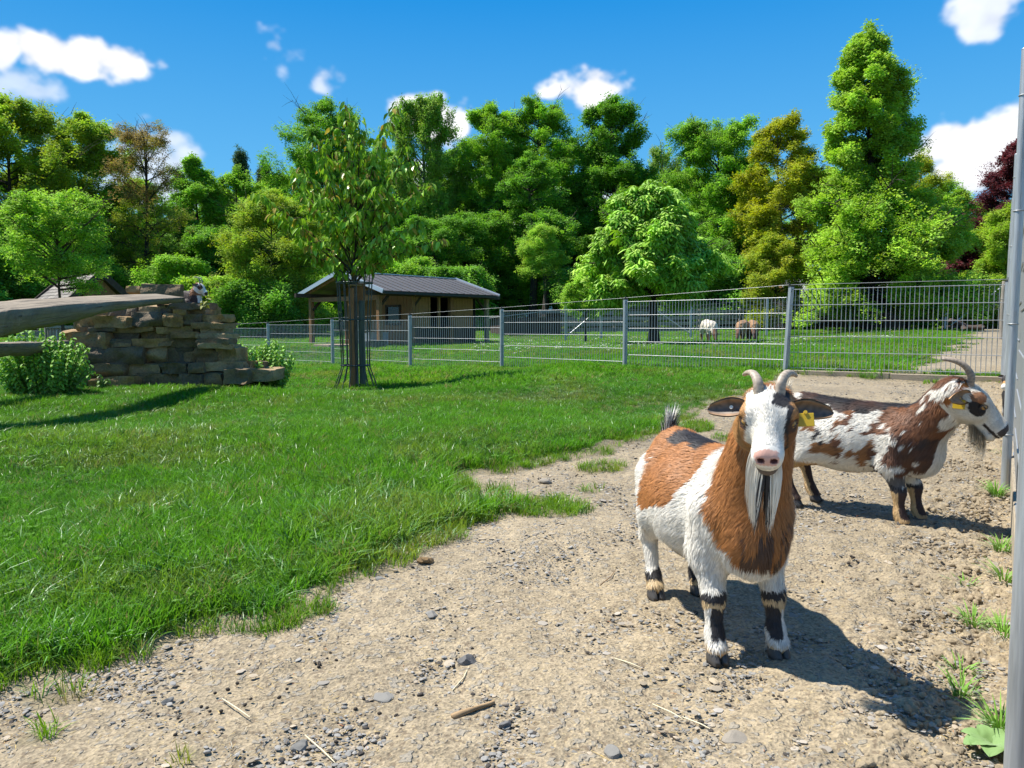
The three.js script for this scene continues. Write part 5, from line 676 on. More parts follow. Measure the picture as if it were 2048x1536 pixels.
function goat(o) {
  const g = thing('goat', o.label, 'goat', null, o.pos, o.turn); g.rotation.order = 'YXZ'; if (o.tilt) g.rotation.z = o.tilt; g.scale.setScalar(o.scale ?? 1);
  const r = rng(o.seed), P0 = V(...o.poll), F = V(...o.nose).sub(P0).normalize(), U = V(0, 1, 0).addScaledVector(F, -F.y); if (o.roll) U.addScaledVector(F.clone().cross(U), o.roll); U.normalize(); const R = F.clone().cross(U).normalize(), hs = V(...o.nose).distanceTo(P0) / 0.205 * (o.hscale ?? 1), fat = o.fat ?? 1, L = o.lying;
  const H = (f, u, q) => P0.clone().addScaledVector(F, f * hs).addScaledVector(U, u * hs).addScaledVector(R, q * hs);
  const HE = (c, q, k) => ({ c: H(...c), r: V(...q).multiplyScalar(hs), k: k * hs, F, U, R }), HC = (a, ra, b, rb, k) => ({ a: H(...a), ra: ra * hs, b: H(...b), rb: rb * hs, k: k * hs });
  const dy = L ? -0.2 : 0, prims = [EL([-0.27, 0.42 + dy, 0], [0.16, 0.15, 0.104 * fat], 0.06), EL([-0.06, 0.372 + dy + (o.lift ?? 0) * 0.5, 0], [0.27, 0.182 - (o.lift ?? 0) * 0.5, 0.172 * fat], 0.06), EL([0.19, 0.405 + dy, 0], [0.18, 0.16, 0.108], 0.06), RC([0.2, 0.515 + dy, 0], 0.055, [-0.3, 0.52 + dy, 0], 0.05, 0.06), EL([0.31, 0.36 + dy, 0], [0.09, 0.115, 0.084], 0.06), EL([-0.38, 0.47 + dy, 0], [0.05, 0.07, 0.06], 0.05)];
  const nb = H(-0.012, -0.075, 0), ns = V(0.25, 0.45 + dy, 0); prims.push({ a: ns, ra: o.neck ?? 0.1, b: nb, rb: 0.07 * hs, k: 0.06 }, { a: V(0.27, 0.39 + dy, 0), ra: (o.neck ?? 0.1) - 0.02, b: H(0.03, -0.1, 0), rb: 0.045 * hs, k: 0.06 });
  const feet = [];
  if (!L) for (const s of [1, -1]) {
    const [fx, fz] = o.fore[s > 0 ? 0 : 1], [hx, hz] = o.hind[s > 0 ? 0 : 1];
    prims.push(RC([0.22, 0.42, 0.07 * s], 0.076, [0.2, 0.29, 0.085 * s], 0.056, 0.05), RC([0.2, 0.3, 0.085 * s], 0.053, [mix(0.2, fx, 0.7), 0.18, mix(0.09 * s, fz, 0.7)], 0.029, 0.03), RC([mix(0.2, fx, 0.7), 0.18, mix(0.09 * s, fz, 0.7)], 0.0285, [fx - 0.004, 0.068, fz], 0.0205, 0.015), EL([mix(0.2, fx, 0.7) + 0.007, 0.168, mix(0.09 * s, fz, 0.7)], [0.028, 0.034, 0.029], 0.02), RC([fx - 0.004, 0.07, fz], 0.026, [fx + 0.014, 0.036, fz], 0.03, 0.02));
    prims.push(RC([-0.27, 0.42, 0.06 * s], 0.09, [-0.2, 0.31, 0.09 * s], 0.07, 0.05), RC([-0.2, 0.3, 0.092 * s], 0.06, [hx - 0.06, 0.205, mix(0.105 * s, hz, 0.8)], 0.029, 0.03), RC([hx - 0.06, 0.205, mix(0.105 * s, hz, 0.8)], 0.028, [hx - 0.012, 0.068, hz], 0.0205, 0.015), RC([hx - 0.012, 0.07, hz], 0.025, [hx + 0.01, 0.036, hz], 0.029, 0.02), EL([hx - 0.068, 0.21, mix(0.105 * s, hz, 0.8)], [0.03, 0.04, 0.025], 0.02));
    feet.push([fx, fz], [hx, hz]);
  } else for (const s of [1, -1]) prims.push(RC([0.2, 0.16, 0.1 * s], 0.07, [0.36, 0.06, 0.1 * s], 0.035, 0.03), RC([0.36, 0.05, 0.1 * s], 0.033, [0.22, 0.035, 0.12 * s], 0.03, 0.02), RC([-0.26, 0.17, 0.11 * s], 0.1, [-0.1, 0.07, 0.17 * s], 0.05, 0.03));
  prims.push(HE([0.04, -0.052, 0], [0.068, 0.052, 0.058], 0.03), HC([0.05, -0.042, 0], 0.05, [0.165, -0.047, 0], 0.034, 0.03), HE([0.172, -0.05, 0], [0.038, 0.034, 0.037], 0.02), HC([0.05, -0.088, 0], 0.042, [0.155, -0.086, 0], 0.022, 0.025), HE([0.178, -0.092, 0], [0.026, 0.022, 0.027], 0.012), HE([0.186, -0.066, 0], [0.026, 0.022, 0.031], 0.012));
  for (const s of [1, -1]) prims.push(HE([0.058, -0.02, 0.049 * s], [0.032, 0.02, 0.022], 0.02), HE([0.06, -0.068, 0.044 * s], [0.05, 0.042, 0.024], 0.03), HE([0.19, -0.045, 0.02 * s], [0.018, 0.018, 0.016], 0.015));
  const cuts = []; for (const s of [1, -1]) cuts.push(field.prep(HE([0.203, -0.039, 0.016 * s], [0.014, 0.0055, 0.0085], 0.004)), field.prep(HC([0.204, -0.0805, 0.014 * s], 0.003, [0.13, -0.083, 0.04 * s], 0.004, 0.004)), field.prep(HE([0.084, -0.031, 0.069 * s], [0.018, 0.012, 0.01], 0.01)));
  cuts.push(field.prep(HC([0.206, -0.08, -0.015], 0.0035, [0.206, -0.08, 0.015], 0.0035, 0.004)));
  const f = field(prims, cuts), hiY = Math.max(0.62 + dy, P0.y + 0.05), geo = nets(f, V(-0.5, L ? -0.05 : 0.0, -0.27), V(Math.max(0.46, P0.x + 0.12, o.nose[0] + 0.08), hiY, 0.27), o.cell), p = geo.attributes.position, nor = geo.attributes.normal, cols = new Float32Array(p.count * 3);
  const info = (x, y, z) => { const a = x - P0.x, b = y - P0.y, c = z - P0.z, hf = (a * F.x + b * F.y + c * F.z) / hs, hu = (a * U.x + b * U.y + c * U.z) / hs, hr = (a * R.x + b * R.y + c * R.z) / hs; return { x, y: y - dy, z, f: hf, u: hu, r: hr, head: hf > -0.028 && Math.abs(hr) < 0.11 && hu > -0.135 && hu < 0.07 && hf < 0.3 }; };
  for (let i = 0; i < p.count; i++) { const q = info(p.getX(i), p.getY(i), p.getZ(i)); cols.set(o.coat(q, nor.getX(i), nor.getY(i), nor.getZ(i)), i * 3); }
  geo.setAttribute('color', new THREE.BufferAttribute(cols, 3)); part('body', geo, skinMat, g);
  // coat of short hairs lying along the body
  if (o.hairs) {
    const idx = geo.index.array, nt = idx.length / 3, cdf = new Float32Array(nt); let sum = 0; const a = V(0, 0, 0), b = V(0, 0, 0), c = V(0, 0, 0), ab = V(0, 0, 0), ac = V(0, 0, 0);
    for (let i = 0; i < nt; i++) { a.fromBufferAttribute(p, idx[3 * i]); b.fromBufferAttribute(p, idx[3 * i + 1]); c.fromBufferAttribute(p, idx[3 * i + 2]); const q = info(a.x, a.y, a.z), w = q.head ? (q.f > 0.18 ? 0.15 : 2.6) : 1; sum += ab.subVectors(b, a).cross(ac.subVectors(c, a)).length() * w; cdf[i] = sum; }
    const mats = [], hc = [], nn = V(0, 0, 0), t = V(0, 0, 0), z = V(0, 0, 0);
    for (let i = 0; i < o.hairs; i++) {
      const v = r() * sum; let lo = 0, hi = nt - 1; while (lo < hi) { const m = (lo + hi) >> 1; cdf[m] < v ? lo = m + 1 : hi = m; }
      a.fromBufferAttribute(p, idx[3 * lo]); b.fromBufferAttribute(p, idx[3 * lo + 1]); c.fromBufferAttribute(p, idx[3 * lo + 2]); let u = r(), w = r(); if (u + w > 1) { u = 1 - u; w = 1 - w; }
      const x = a.x + (b.x - a.x) * u + (c.x - a.x) * w, y = a.y + (b.y - a.y) * u + (c.y - a.y) * w, zz = a.z + (b.z - a.z) * u + (c.z - a.z) * w; nn.fromBufferAttribute(nor, idx[3 * lo]);
      const q = info(x, y, zz); let len, lift = 0.1 + 0.16 * r();
      if (q.head) { t.copy(F).multiplyScalar(-1).addScaledVector(U, q.f < 0.03 ? 0.1 : -0.1).addScaledVector(R, q.r * 9); len = q.f > 0.15 ? 0.006 : q.f < 0.03 ? 0.02 : 0.011; if (q.f > 0.178 && q.u > -0.066) continue; }
      else if (q.y < 0.27 && !L) { t.set(0.05, -1, 0); len = 0.013 + (q.y < 0.06 ? 0.005 : 0) + (q.y > 0.2 ? 0.008 : 0); if (q.y < 0.04) continue; }
      else if (q.x > 0.2) { t.set(-0.35, -1, q.z * 1.5); len = 0.03; } else { t.set(-1, -0.25 - 3.2 * Math.abs(q.z), q.z); len = 0.027 + (q.y < 0.33 ? 0.01 : 0); if (q.y > 0.54) len += 0.006; }
      { const cl = 0.32; t.x += noise3(x * 52, y * 52, zz * 52) * cl; t.y += noise3(x * 52 + 5, y * 52, zz * 52) * cl; t.z += noise3(x * 52, y * 52 + 5, zz * 52) * cl; lift += 0.14 * noise3(x * 40, y * 40, zz * 40 + 3); } t.x += noise3(x * 14, y * 14, zz * 14) * 0.45; t.y += noise3(x * 14 + 9, y * 14, zz * 14) * 0.35; t.z += noise3(x * 14, y * 14 + 9, zz * 14) * 0.35;
      t.addScaledVector(nn, -t.dot(nn)).normalize(); t.addScaledVector(nn, lift).normalize(); z.crossVectors(t, nn).normalize(); nn.crossVectors(z, t).normalize(); len *= 0.7 + 0.6 * r(); const wd = (q.head ? 0.0011 : 0.0017) * (0.7 + 0.7 * r()) * (o.cell / 0.004);
      mats.push(t.x * len, t.y * len, t.z * len, 0, nn.x * len, nn.y * len, nn.z * len, 0, z.x * wd, z.y * wd, z.z * wd, 0, x - t.x * len * 0.12, y - t.y * len * 0.12, zz - t.z * len * 0.12, 1);
      const cc = o.coat(q, nn.x, nn.y, nn.z), k = 0.72 + 0.5 * r(); hc.push(cc[0] * k, cc[1] * k, cc[2] * k);
    }
    stuffMesh('coat_hair', hairGeo, hairMat, mats, hc, g);
  }
  // eyes, horns, ears
  const amber = std(0.3, 0.17, 0.05, 0.12), pup = std(0.008, 0.008, 0.01, 0.1), lid = std(...(o.lid ?? [0.05, 0.035, 0.03]), 0.6);
  for (const s of [1, -1]) {
    const e = part('eye', new THREE.SphereGeometry(0.0135 * hs, 20, 14), amber, g); e.position.copy(H(0.08, -0.031, 0.0555 * s)); const n = R.clone().multiplyScalar(s).addScaledVector(F, 0.6).addScaledVector(U, 0.12).normalize();
    const pp = part('pupil', new THREE.SphereGeometry(1, 14, 10), pup, e); pp.scale.set(0.0078 * hs, 0.0028 * hs, 0.002 * hs); pp.position.copy(n.clone().multiplyScalar(0.0126 * hs)); pp.quaternion.setFromRotationMatrix(new THREE.Matrix4().makeBasis(F.clone().addScaledVector(n, -F.dot(n)).normalize(), n.clone().cross(F.clone().addScaledVector(n, -F.dot(n)).normalize()), n));
    const rim = part('eyelid', new THREE.TorusGeometry(0.0128 * hs, 0.0034 * hs, 8, 22), lid, g); rim.position.copy(H(0.08, -0.031, 0.0555 * s)).addScaledVector(n, 0.0062 * hs); rim.quaternion.setFromUnitVectors(V(0, 0, 1), n); rim.scale.y = 0.74;
    const hb = new Buf(), hp = o.horn.map(([a, b, c]) => H(a, b, c * s)), cv = new THREE.CatmullRomCurve3(hp), N = 44, hp2 = cv.getPoints(N), hr = o.hornR ?? 0.0125, hcol = o.hornCol ?? [0.34, 0.27, 0.2];
    hb.tube(hp2, (t, a) => hr * hs * (1 - 0.62 * Math.pow(t, 1.5)) * (1 + 0.035 * Math.sin(t * 85) * (1 - t)) * (1 + 0.12 * Math.cos(2 * a)) * (t > 0.985 ? 0.5 : 1), 14, (t, a) => { const k = 0.82 + 0.25 * noise3(t * 22, a * 2, s) + 0.16 * Math.sin(t * 85 + 1); return [hcol[0] * k, hcol[1] * k, hcol[2] * k]; }); part('horn', hb.geo(), new THREE.MeshStandardMaterial({ vertexColors: true, roughness: 0.55 }), g);
    const eb = new Buf(), ed = o.ear[s > 0 ? 0 : 1], D = F.clone().multiplyScalar(ed[0]).addScaledVector(U, ed[1]).addScaledVector(R, ed[2] * s).normalize(), up = V(...(o.earUp ?? [0, 1, 0])), ac = up.addScaledVector(D, -up.dot(D)).normalize(), en = D.clone().cross(ac).multiplyScalar(-s).normalize(), base = H(0.018, -0.042, 0.052 * s), EL_ = (o.earL ?? 0.112) * hs, EW = 0.026 * hs, ns2 = 14, m = 7, rings = [];
    for (let i = 0; i <= ns2; i++) { const t = i / ns2, w = EW * (0.42 + 0.68 * Math.sin(Math.PI * Math.pow(t, 0.8) * 0.98)) * (t > 0.9 ? Math.sqrt(Math.max(0.02, 1 - ((t - 0.9) / 0.1) ** 2)) : 1), ring = []; for (let q = 0; q < 2 * m; q++) { const inner = q <= m, v = inner ? -1 + 2 * q / m : 1 - 2 * (q - m) / m, th = inner ? 0 : -0.006 * hs * (1 - v * v), cup = 0.95 * (1 - 0.5 * t) * w * v * v - 0.012 * hs * Math.sin(t * 2.4); const pt = base.clone().addScaledVector(D, EL_ * t).addScaledVector(ac, w * v - 0.012 * hs * t * t).addScaledVector(en, cup + th); const c = inner ? M3(o.earIn ?? FUR.grey, o.earOut, sstep(0.4, 0.95, Math.abs(v)) * 0.9) : o.earOut, k = 0.8 + 0.4 * noise3(t * 18, v * 9, s + q); ring.push(eb.v(pt.x, pt.y, pt.z, [c[0] * k, c[1] * k, c[2] * k])); } rings.push(ring); }
    for (let i = 0; i < ns2; i++) for (let q = 0; q < 2 * m; q++) { const q2 = (q + 1) % (2 * m); eb.quad(rings[i][q], rings[i + 1][q], rings[i + 1][q2], rings[i][q2]); } const ear = part('ear', eb.geo(), skin2, g);
    if (o.tagSide === s) { const tp = base.clone().addScaledVector(D, EL_ * 0.34).addScaledVector(ac, -EW * 0.75).addScaledVector(en, o.tagOut ?? 0.012), tg = part('ear_tag', new RoundedBoxGeometry(0.042 * hs, 0.036 * hs, 0.003, 2, 0.0012), std(0.5, 0.33, 0.012, 0.45), ear); tg.position.copy(tp).addScaledVector(ac, -0.012 * hs); tg.quaternion.setFromRotationMatrix(new THREE.Matrix4().makeBasis(D, ac, en)); const st = part('stud', new THREE.CylinderGeometry(0.005 * hs, 0.005 * hs, 0.01, 12), std(0.6, 0.38, 0.02, 0.4), ear); st.position.copy(tp).addScaledVector(ac, 0.008 * hs); st.quaternion.setFromUnitVectors(V(0, 1, 0), en); }
    if (o.studSide === s) { const st = part('ear_stud', new THREE.CylinderGeometry(0.005 * hs, 0.005 * hs, 0.006, 12), std(0.75, 0.72, 0.62, 0.4), ear); st.position.copy(base).addScaledVector(D, EL_ * 0.42).addScaledVector(en, -0.006 * hs); st.quaternion.setFromUnitVectors(V(0, 1, 0), en); }
  }
  // hooves: two claws each
  const hoofM = std(0.05, 0.045, 0.04, 0.5);
  for (const [fx, fz] of feet) { const hb = new Buf(); for (const s of [1, -1]) { const N = 10, ring = (y, k, sh) => [...Array(N)].map((_, i) => { const a = i / N * 6.283; return hb.v(fx + 0.02 + sh + Math.cos(a) * 0.03 * k * (Math.cos(a) > 0 ? 1.1 : 0.85), y, fz + s * 0.0165 + Math.sin(a) * 0.0155 * k - (Math.cos(a) > 0 ? s * 0.006 * Math.cos(a) : 0)); }), q = [ring(0.0, 1.02, 0.004), ring(0.012, 1.0, 0), ring(0.036, 0.8, -0.01)]; for (let j = 0; j < 2; j++) for (let i = 0; i < N; i++) { const i2 = (i + 1) % N; hb.quad(q[j][i], q[j + 1][i], q[j + 1][i2], q[j][i2]); } for (let i = 1; i + 1 < N; i++) { hb.tri(q[0][0], q[0][i], q[0][i + 1]); hb.tri(q[2][0], q[2][i + 1], q[2][i]); } } part('hoof', hb.geo(), hoofM, g); }
  // beard and tail
  if (o.beard) { const ls = []; for (let i = 0; i < o.beard.n; i++) { const lob = r() < 0.5 ? 1 : -1, rr = (r() * 0.9 + 0.05) * 0.036 * lob, ff = 0.085 + 0.085 * r(), a = H(ff, -0.1, rr), LL = o.beard.len * (0.55 + 0.5 * r()) * (1 - 0.25 * Math.abs(rr) / 0.034), tip = V(a.x + (o.beard.fwd ?? -0.01) * LL * 4 + (r() - 0.5) * 0.01, a.y - LL, a.z + (H(0.1, 0, lob * 0.014).z - a.z) * 0.75 + (r() - 0.5) * 0.008).addScaledVector(R, (lob * 0.006)); const mid = a.clone().lerp(tip, 0.45).add(V(0.016 * F.x + (r() - 0.5) * 0.012, 0, 0.016 * F.z + (r() - 0.5) * 0.022)).addScaledVector(R, rr * 0.25), blk = o.beard.stripe && Math.abs(rr) < 0.0085 && ff > 0.1, k = 0.8 + 0.35 * r(), c = blk ? FUR.black : M3([0.85, 0.8, 0.7], FUR.cream, 0.2 + 0.4 * r()); ls.push({ a, m: mid, b: tip, w: 0.0032 * (0.6 + 0.7 * r()), side: R.clone().addScaledVector(F, (r() - 0.5) * 0.6).normalize(), c: [c[0] * k, c[1] * k, c[2] * k] }); } strands(ls, g, 'beard'); }
  if (o.tail) { const ls = [], tb = V(...o.tail.at), td = V(...o.tail.dir); const core = new Buf(); core.tube([tb, tb.clone().addScaledVector(td, 0.5), tb.clone().addScaledVector(td, 0.85)], [0.022, 0.015, 0.005], 10, FUR[o.tail.c0]); for (let i = 0; i < 420; i++) { const t = r() * 0.8, az = r() * 6.283, rad = V(Math.cos(az), 0.2, Math.sin(az)), a = tb.clone().addScaledVector(td, t).addScaledVector(rad, 0.014 * (1 - t)), e = a.clone().addScaledVector(td, 0.35 + 0.35 * r()).addScaledVector(rad, 0.018 + 0.014 * r()), c = r() < (t < 0.5 ? 0.75 : 0.3) ? FUR[o.tail.c0] : FUR[o.tail.c1], k = 0.7 + 0.5 * r(); ls.push({ a, m: a.clone().lerp(e, 0.5).addScaledVector(rad, 0.006), b: e, w: 0.0022, side: V(-Math.sin(az), 0, Math.cos(az)), c: [c[0] * k, c[1] * k, c[2] * k] }); } const tl = part('tail', core.geo(), skin2, g); strands(ls, tl, 'tail_hair'); }
  return { g, H, R, F, U };
}
const rag = (q, s = 1) => fbm(q.x * 16, q.y * 16, q.z * 16, 3) * 0.035 * s + noise3(q.x * 90, q.y * 60, q.z * 90) * 0.006 * s;
const onWhite = (c, m) => M3(FUR.white, c, m);
function legBands(q, back) { // white leg with black band at the knee, dark cannon stripe
  const n = rag(q, 0.9) + noise3(q.x * 150, q.y * 60, q.z * 150) * 0.008, y = q.y + n; if (y < 0.03) return FUR.tan; if (back) { if (y > 0.062 && y < 0.098) return FUR.black; return y < 0.062 ? FUR.ltan : FUR.white; }
  if (y > 0.165 && y < 0.195) return FUR.black; if (y > 0.14 && y <= 0.165) return FUR.ltan; const front = Math.sign(q.z) * (q.z > 0 ? q.z - 0.098 : q.z + 0.098); if (y > 0.066 && y <= 0.14) return front < 0.007 ? FUR.black : FUR.white; if (y <= 0.066) return y < 0.045 ? M3(FUR.ltan, FUR.white, 0.35) : FUR.white; return FUR.white;
}
function coat1(q, nx, ny, nz) {
  const n = rag(q);
  if (q.head) {
    const h = fbm(q.f * 40, q.u * 40, q.r * 40, 3) * 0.014, ar = Math.abs(q.r) + h;
    if (q.f > 0.18 && Math.hypot((q.u + 0.0385) / 0.007, (Math.abs(q.r) - 0.0155) / 0.01) < 1) return [0.13, 0.045, 0.04]; if (q.f > 0.188 && q.u > -0.05 && q.u < -0.01 && ar < 0.029 - 0.25 * Math.max(0, -0.036 - q.u)) return M3(FUR.pink, [0.62, 0.4, 0.33], clamp(0.5 + h * 30)); if (q.u < -0.084 && q.f > 0.145) return M3(FUR.grey, FUR.choc, 0.3);
    if (q.u < -0.074 && q.f > 0.15) return M3(FUR.grey, FUR.black, 0.4); if (q.u < -0.058 && q.f > 0.165 && h > 0.0) return M3(FUR.white, FUR.grey, 0.3);
    if (q.r < -0.008 + 0.25 * (q.f - 0.03) + h && q.r > -0.05 && q.f < 0.062 + h && q.u > -0.07) return FUR.black; // dark patch on the left of the poll
    if (Math.hypot((q.f - 0.084) / 0.022, (q.u + 0.034) / 0.016) < 1 + h * 20 && ar > 0.04) return M3(FUR.choc, FUR.black, 0.4); const edge = (q.r > 0 ? 0.056 : mix(0.05, 0.036, sstep(0.03, 0.13, q.f))) + h; if (q.f > 0.135 + h) return ar > 0.037 && q.u < -0.06 && q.r < 0 ? M3(FUR.rust, FUR.choc, 0.4) : FUR.white;
    if (ar > edge || q.u < -0.075) { if (q.r < 0 && q.f > 0.045 && q.f < 0.12 && ar < edge + 0.012) return FUR.black; if (q.f > 0.085 && q.r < 0) return M3(FUR.choc, FUR.rust, 0.45); return M3(FUR.rust, FUR.tan, 0.45); } return FUR.white;
  }
  if (q.y < 0.27 && (Math.abs(q.z) > 0.045) && (q.x > 0.13 || q.x < -0.17)) { if (q.y < 0.2) return legBands(q, q.x < 0); }
  const x = q.x + n, y = q.y + n * 1.1;
  if (ny > 0.55 && Math.abs(q.z + n) < 0.05 && y > 0.5 && ((x > -0.22 && x < 0.03) || (x > 0.17 && x < 0.34))) return FUR.black;
  if (x > 0.268 + 0.34 * Math.max(0, 0.5 - y)) { const lowEdge = mix(0.36, 0.295, sstep(0.16, 0.3, x)); if (y < lowEdge) return FUR.white; if (x > 0.3 && y < 0.4 && Math.abs(q.z) < 0.06) { const k = noise3(q.z * 120, q.y * 14, 3); return k > -0.05 - 2 * (0.4 - y) ? M3(FUR.rust, FUR.black, 0.8) : FUR.rust; } if (q.z < -0.05 && y < 0.42) return M3(FUR.rust, FUR.choc, 0.55); return FUR.rust; }
  if (x > 0.13 - 0.55 * Math.max(0, 0.53 - y)) return FUR.white;
  if (x > -0.215) { const low = mix(0.335, 0.4, sstep(-0.16, 0.05, x)) ; return y > low ? FUR.rust : FUR.white; }
  if (x > -0.3) { if (y > 0.5) return FUR.rust; return FUR.white; }
  return y > 0.34 ? FUR.rust : y > 0.27 && x < -0.36 ? FUR.grey : FUR.white;
}
function coat2(q, nx, ny, nz) {
  const n = rag(q, 1.25);
  if (q.head) {
    const h = fbm(q.f * 36, q.u * 36, q.r * 36, 3) * 0.016, ar = Math.abs(q.r);
    if (q.f > 0.186 && q.u > -0.066) return [0.05, 0.04, 0.038]; if (q.u < -0.069 + h * 0.3 && q.u > -0.08 && q.f > 0.135) return [0.035, 0.025, 0.022];
    const d1 = Math.hypot((q.f - 0.075) / 0.034, (q.u + 0.052) / 0.026); if (ar > 0.03 && d1 < 1 + h * 18) return FUR.black; const d2 = Math.hypot((q.f - 0.05) / 0.025, (q.u + 0.02) / 0.025); if (ar > 0.03 && d2 < 1 + h * 18) return M3(FUR.rust, FUR.grey, 0.4);
    if (ar < 0.03 && q.f > 0.03 && q.f < 0.12 && q.u > -0.03 && h > 0.0) return M3(FUR.white, FUR.tan, 0.35); if (q.f < 0.01 && h > 0) return FUR.rust; return q.f > 0.15 ? M3(FUR.white, FUR.grey, 0.22) : FUR.white;
  }
  if (q.y < 0.25 && (q.x > 0.13 || q.x < -0.15) && Math.abs(q.z) > 0.04) { const y = q.y + n * 0.4; if (y > 0.2) return q.x > 0 ? (n > 0 ? FUR.white : FUR.grey) : FUR.tan; if (q.x > 0 && y > 0.175) return FUR.black; if (q.x > 0 ? nx > 0.2 && y > 0.05 : nx > 0.25) return M3(FUR.black, FUR.choc, 0.3); return M3(FUR.tan, FUR.ltan, clamp(0.5 + n * 12)); }
  const x = q.x + n, y = q.y + n, sp = noise3(q.x * 17 - q.y * 9, q.y * 19, q.z * 9 + 3) + 0.55 * noise3(q.x * 44 - q.y * 20, q.y * 44, q.z * 24), sp2 = noise3(q.x * 13 + 8 - q.y * 7, q.y * 15, q.z * 8 + 13) + 0.45 * noise3(q.x * 50 - q.y * 25, q.y * 40, q.z * 20 + 5);
  if (x > 0.13) { const fr = 0.12 + 0.16 * sstep(0.5, 0.28, q.y); if (q.x > 0.3 && q.y < 0.56 && nx > 0.45 && Math.abs(q.z) < 0.06) return FUR.white; if (q.y < 0.29 + n || (q.x < 0.18 && y < 0.36)) return sp > 0.35 ? FUR.choc : FUR.white; if (ny > 0.62 && q.y > 0.5 && Math.abs(q.z + n) < 0.06) return FUR.black; if (sp2 > 0.45 || (q.x < 0.2 && sp2 > 0.05)) return FUR.white; return y > 0.45 ? M3([0.24, 0.09, 0.03], FUR.choc, clamp(0.6 + 0.7 * sp2)) : M3(FUR.choc, FUR.black, clamp(0.3 + 0.5 * sp)); }
  if (y > 0.53 && ny > 0.35) return x < -0.28 ? (sp > 0 ? FUR.white : FUR.choc) : M3(FUR.black, FUR.choc, clamp(0.2 + 0.4 * sp));
  if (x < -0.24 && y > 0.42) return sp > 0.42 ? FUR.choc : x < -0.36 ? FUR.rust : FUR.white;
  if (y > 0.44) return sp2 + 0.5 * sp > -0.22 ? FUR.white : M3(FUR.choc, [0.26, 0.1, 0.03], clamp(0.35 + sp));
  if (y > 0.28) return sp > 0.34 ? (x < -0.1 ? FUR.black : FUR.choc) : sp2 > 0.45 ? M3([0.26, 0.1, 0.03], FUR.tan, 0.15) : FUR.white;
  return y < 0.23 && sp2 > 0.1 ? M3(FUR.cream, FUR.tan, 0.5) : sp > 0.5 ? FUR.black : FUR.white;
}
goat({ label: 'brown and white dwarf goat with long beard facing the camera in front', pos: [0.627, landY(0.617, 2.4) + 0.004, -2.4], turn: -1.426, seed: 12, cell: 0.004, hairs: 95000, fat: 0.98, poll: [0.45, 0.775, 0.037], nose: [0.598, 0.637, 0.113], fore: [[0.265, 0.088], [0.262, -0.098]], hind: [[-0.25, 0.092], [-0.275, -0.075]], coat: coat1, hscale: 0.9,
  horn: [[-0.002, -0.012, 0.026], [-0.03, 0.012, 0.03], [-0.062, 0.012, 0.042], [-0.088, -0.008, 0.058], [-0.1, -0.028, 0.07]], hornR: 0.0135, hornCol: [0.42, 0.34, 0.26], ear: [[-0.12, -0.05, 1], [-0.12, -0.02, 1]], earOut: M3(FUR.rust, FUR.tan, 0.4), earIn: [0.14, 0.1, 0.075], earUp: [-0.35, 1, 0], tagSide: -1, studSide: 1, beard: { n: 950, len: 0.2, stripe: true, fwd: -0.014 }, tail: { at: [-0.405, 0.52, 0], dir: [-0.03, 0.1, -0.03], c0: 'black', c1: 'white' } });
goat({ label: 'spotted brown, black and white goat in profile by the tall fence', pos: [1.56, landY(1.56, 3.48) - 0.006, -3.48], turn: -0.785, tilt: -0.05, scale: 0.9, seed: 33, cell: 0.0046, hairs: 70000, fat: 0.95, lift: 0.02, neck: 0.085, poll: [0.5, 0.715, 0.04], nose: [0.668, 0.548, -0.01], fore: [[0.262, 0.09], [0.285, -0.085]], hind: [[-0.265, 0.1], [-0.245, -0.09]], coat: coat2,
  horn: [[-0.004, -0.012, 0.026], [-0.03, 0.016, 0.031], [-0.07, 0.026, 0.036], [-0.11, 0.014, 0.044], [-0.145, -0.012, 0.054]], hornR: 0.0155, hornCol: [0.3, 0.24, 0.18], ear: [[-0.35, -0.3, 0.85], [0.1, 0.05, 1]], earOut: M3(FUR.rust, FUR.tan, 0.5), earIn: [0.25, 0.17, 0.11], tagSide: 1, tagOut: -0.012, beard: { n: 760, len: 0.16, fwd: 0.0 }, tail: { at: [-0.395, 0.525, 0], dir: [0.0, 0.085, -0.005], c0: 'cream', c1: 'white' } });
const coat4 = (q) => { if (q.head) { if (q.f > 0.185 && q.u > -0.07) return FUR.black; if (Math.abs(q.r) > 0.03 && q.f < 0.1 && q.f > 0.02 && q.u > -0.07) return M3(FUR.choc, FUR.black, 0.6); return FUR.white; } if (q.x > 0.3 && q.y < 0.5 && Math.abs(q.z) < 0.07) return FUR.white; if (q.x > 0.24 && q.y > 0.5) return M3(FUR.rust, FUR.choc, 0.5); return M3(FUR.black, FUR.choc, 0.15); };
goat({ label: 'dark goat with white face resting on top of the stone pile', pos: [P(352, 608, 9.62).x, P(352, 608, 9.4).y - 0.1, -9.74], turn: -0.12, seed: 51, cell: 0.009, hairs: 9000, lying: true, scale: 0.72, poll: [0.4, 0.5, 0.0], nose: [0.54, 0.355, 0.02], fore: [], hind: [], coat: coat4, horn: [[-0.004, -0.012, 0.026], [-0.03, 0.03, 0.031], [-0.08, 0.05, 0.036], [-0.13, 0.035, 0.042], [-0.17, -0.0, 0.05]], hornCol: [0.2, 0.19, 0.18], ear: [[-0.6, -0.1, 0.8], [-0.5, -0.1, 0.8]], earOut: FUR.choc, beard: { n: 60, len: 0.05 } });
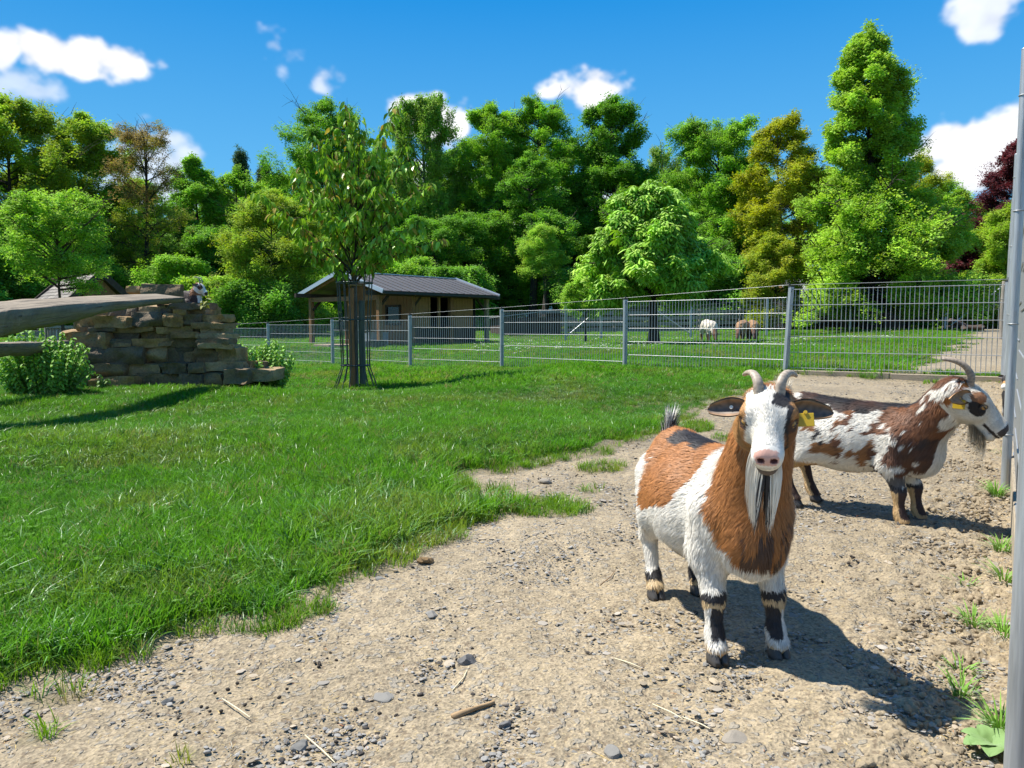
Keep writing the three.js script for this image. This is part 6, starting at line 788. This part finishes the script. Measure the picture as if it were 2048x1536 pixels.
goat({ label: 'black faced goat peering round behind the tall fence post', pos: [3.66, landY(3.66, 5.49), -5.49], turn: -2.5, seed: 61, cell: 0.009, hairs: 6000, scale: 0.55, poll: [0.45, 0.7, 0.0], nose: [0.58, 0.55, 0.02], fore: [[0.26, 0.09], [0.26, -0.09]], hind: [[-0.26, 0.1], [-0.26, -0.1]], coat: (q) => q.head ? (q.f > 0.15 ? FUR.white : q.f > 0.11 ? M3(FUR.tan, FUR.rust, 0.4) : FUR.black) : FUR.black, horn: [[-0.004, -0.012, 0.026], [-0.05, 0.03, 0.031], [-0.1, 0.0, 0.042]], ear: [[-0.2, -0.1, 1], [-0.2, -0.1, 1]], earOut: FUR.choc });
// ---------------------------------------------------------------- sheep grazing beyond the fence
function sheep(label, px, py, d, turn, wool, face, seed) {
  const p = P(px, py, d), t = thing('sheep', label, 'sheep', null, [p.x, landY(p.x, d), p.z], turn), pr = [EL([-0.2, 0.52, 0], [0.28, 0.23, 0.21], 0.08), EL([0.15, 0.5, 0], [0.28, 0.22, 0.19], 0.08), RC([0.32, 0.47, 0], 0.13, [0.52, 0.25, 0.02], 0.075, 0.08), RC([0.52, 0.24, 0.02], 0.068, [0.62, 0.08, 0.03], 0.04, 0.03), EL([-0.48, 0.5, 0], [0.04, 0.12, 0.05], 0.04)];
  for (const s of [1, -1]) { pr.push(RC([0.22, 0.4, 0.11 * s], 0.08, [0.24, 0.03, 0.1 * s], 0.03, 0.04), RC([-0.3, 0.42, 0.11 * s], 0.1, [-0.36, 0.2, 0.11 * s], 0.045, 0.04), RC([-0.36, 0.2, 0.11 * s], 0.042, [-0.32, 0.03, 0.11 * s], 0.03, 0.03)); pr.push(RC([0.5, 0.27, 0.06 * s], 0.022, [0.49, 0.24, 0.15 * s], 0.018, 0.02)); }
  const g = nets(field(pr), V(-0.62, 0, -0.34), V(0.75, 0.85, 0.34), 0.016), q = g.attributes.position, n = g.attributes.normal, c = new Float32Array(q.count * 3);
  for (let i = 0; i < q.count; i++) { const x = q.getX(i), y = q.getY(i), z = q.getZ(i), bare = x > 0.47 || y < 0.26, k = bare ? 0 : 0.03 * (fbm(x * 16 + seed, y * 16, z * 16, 3)); q.setXYZ(i, x + n.getX(i) * k, y + n.getY(i) * k, z + n.getZ(i) * k); const w = 0.85 + 0.4 * fbm(x * 18, y * 18, z * 18 + seed, 2), cc = bare ? face : wool; c.set([cc[0] * w, cc[1] * w, cc[2] * w], i * 3); }
  g.setAttribute('color', new THREE.BufferAttribute(c, 3)); g.computeVertexNormals(); part('body', g, skinMat, t);
}
sheep('white sheep with brown face grazing beyond the fence', 1418, 683, 26, -1.4, [0.62, 0.55, 0.45], [0.16, 0.08, 0.04], 1);
sheep('left one of the two brown sheep grazing close together', 1484, 683, 27.5, -2.1, [0.36, 0.2, 0.1], [0.14, 0.06, 0.03], 5);
sheep('right one of the two brown sheep grazing close together', 1505, 682, 27.8, -1.75, [0.34, 0.19, 0.09], [0.12, 0.055, 0.03], 9);

scene.traverse((m) => { if (m.isMesh) { m.castShadow = true; m.receiveShadow = true; } });
renderer.render(scene, camera);
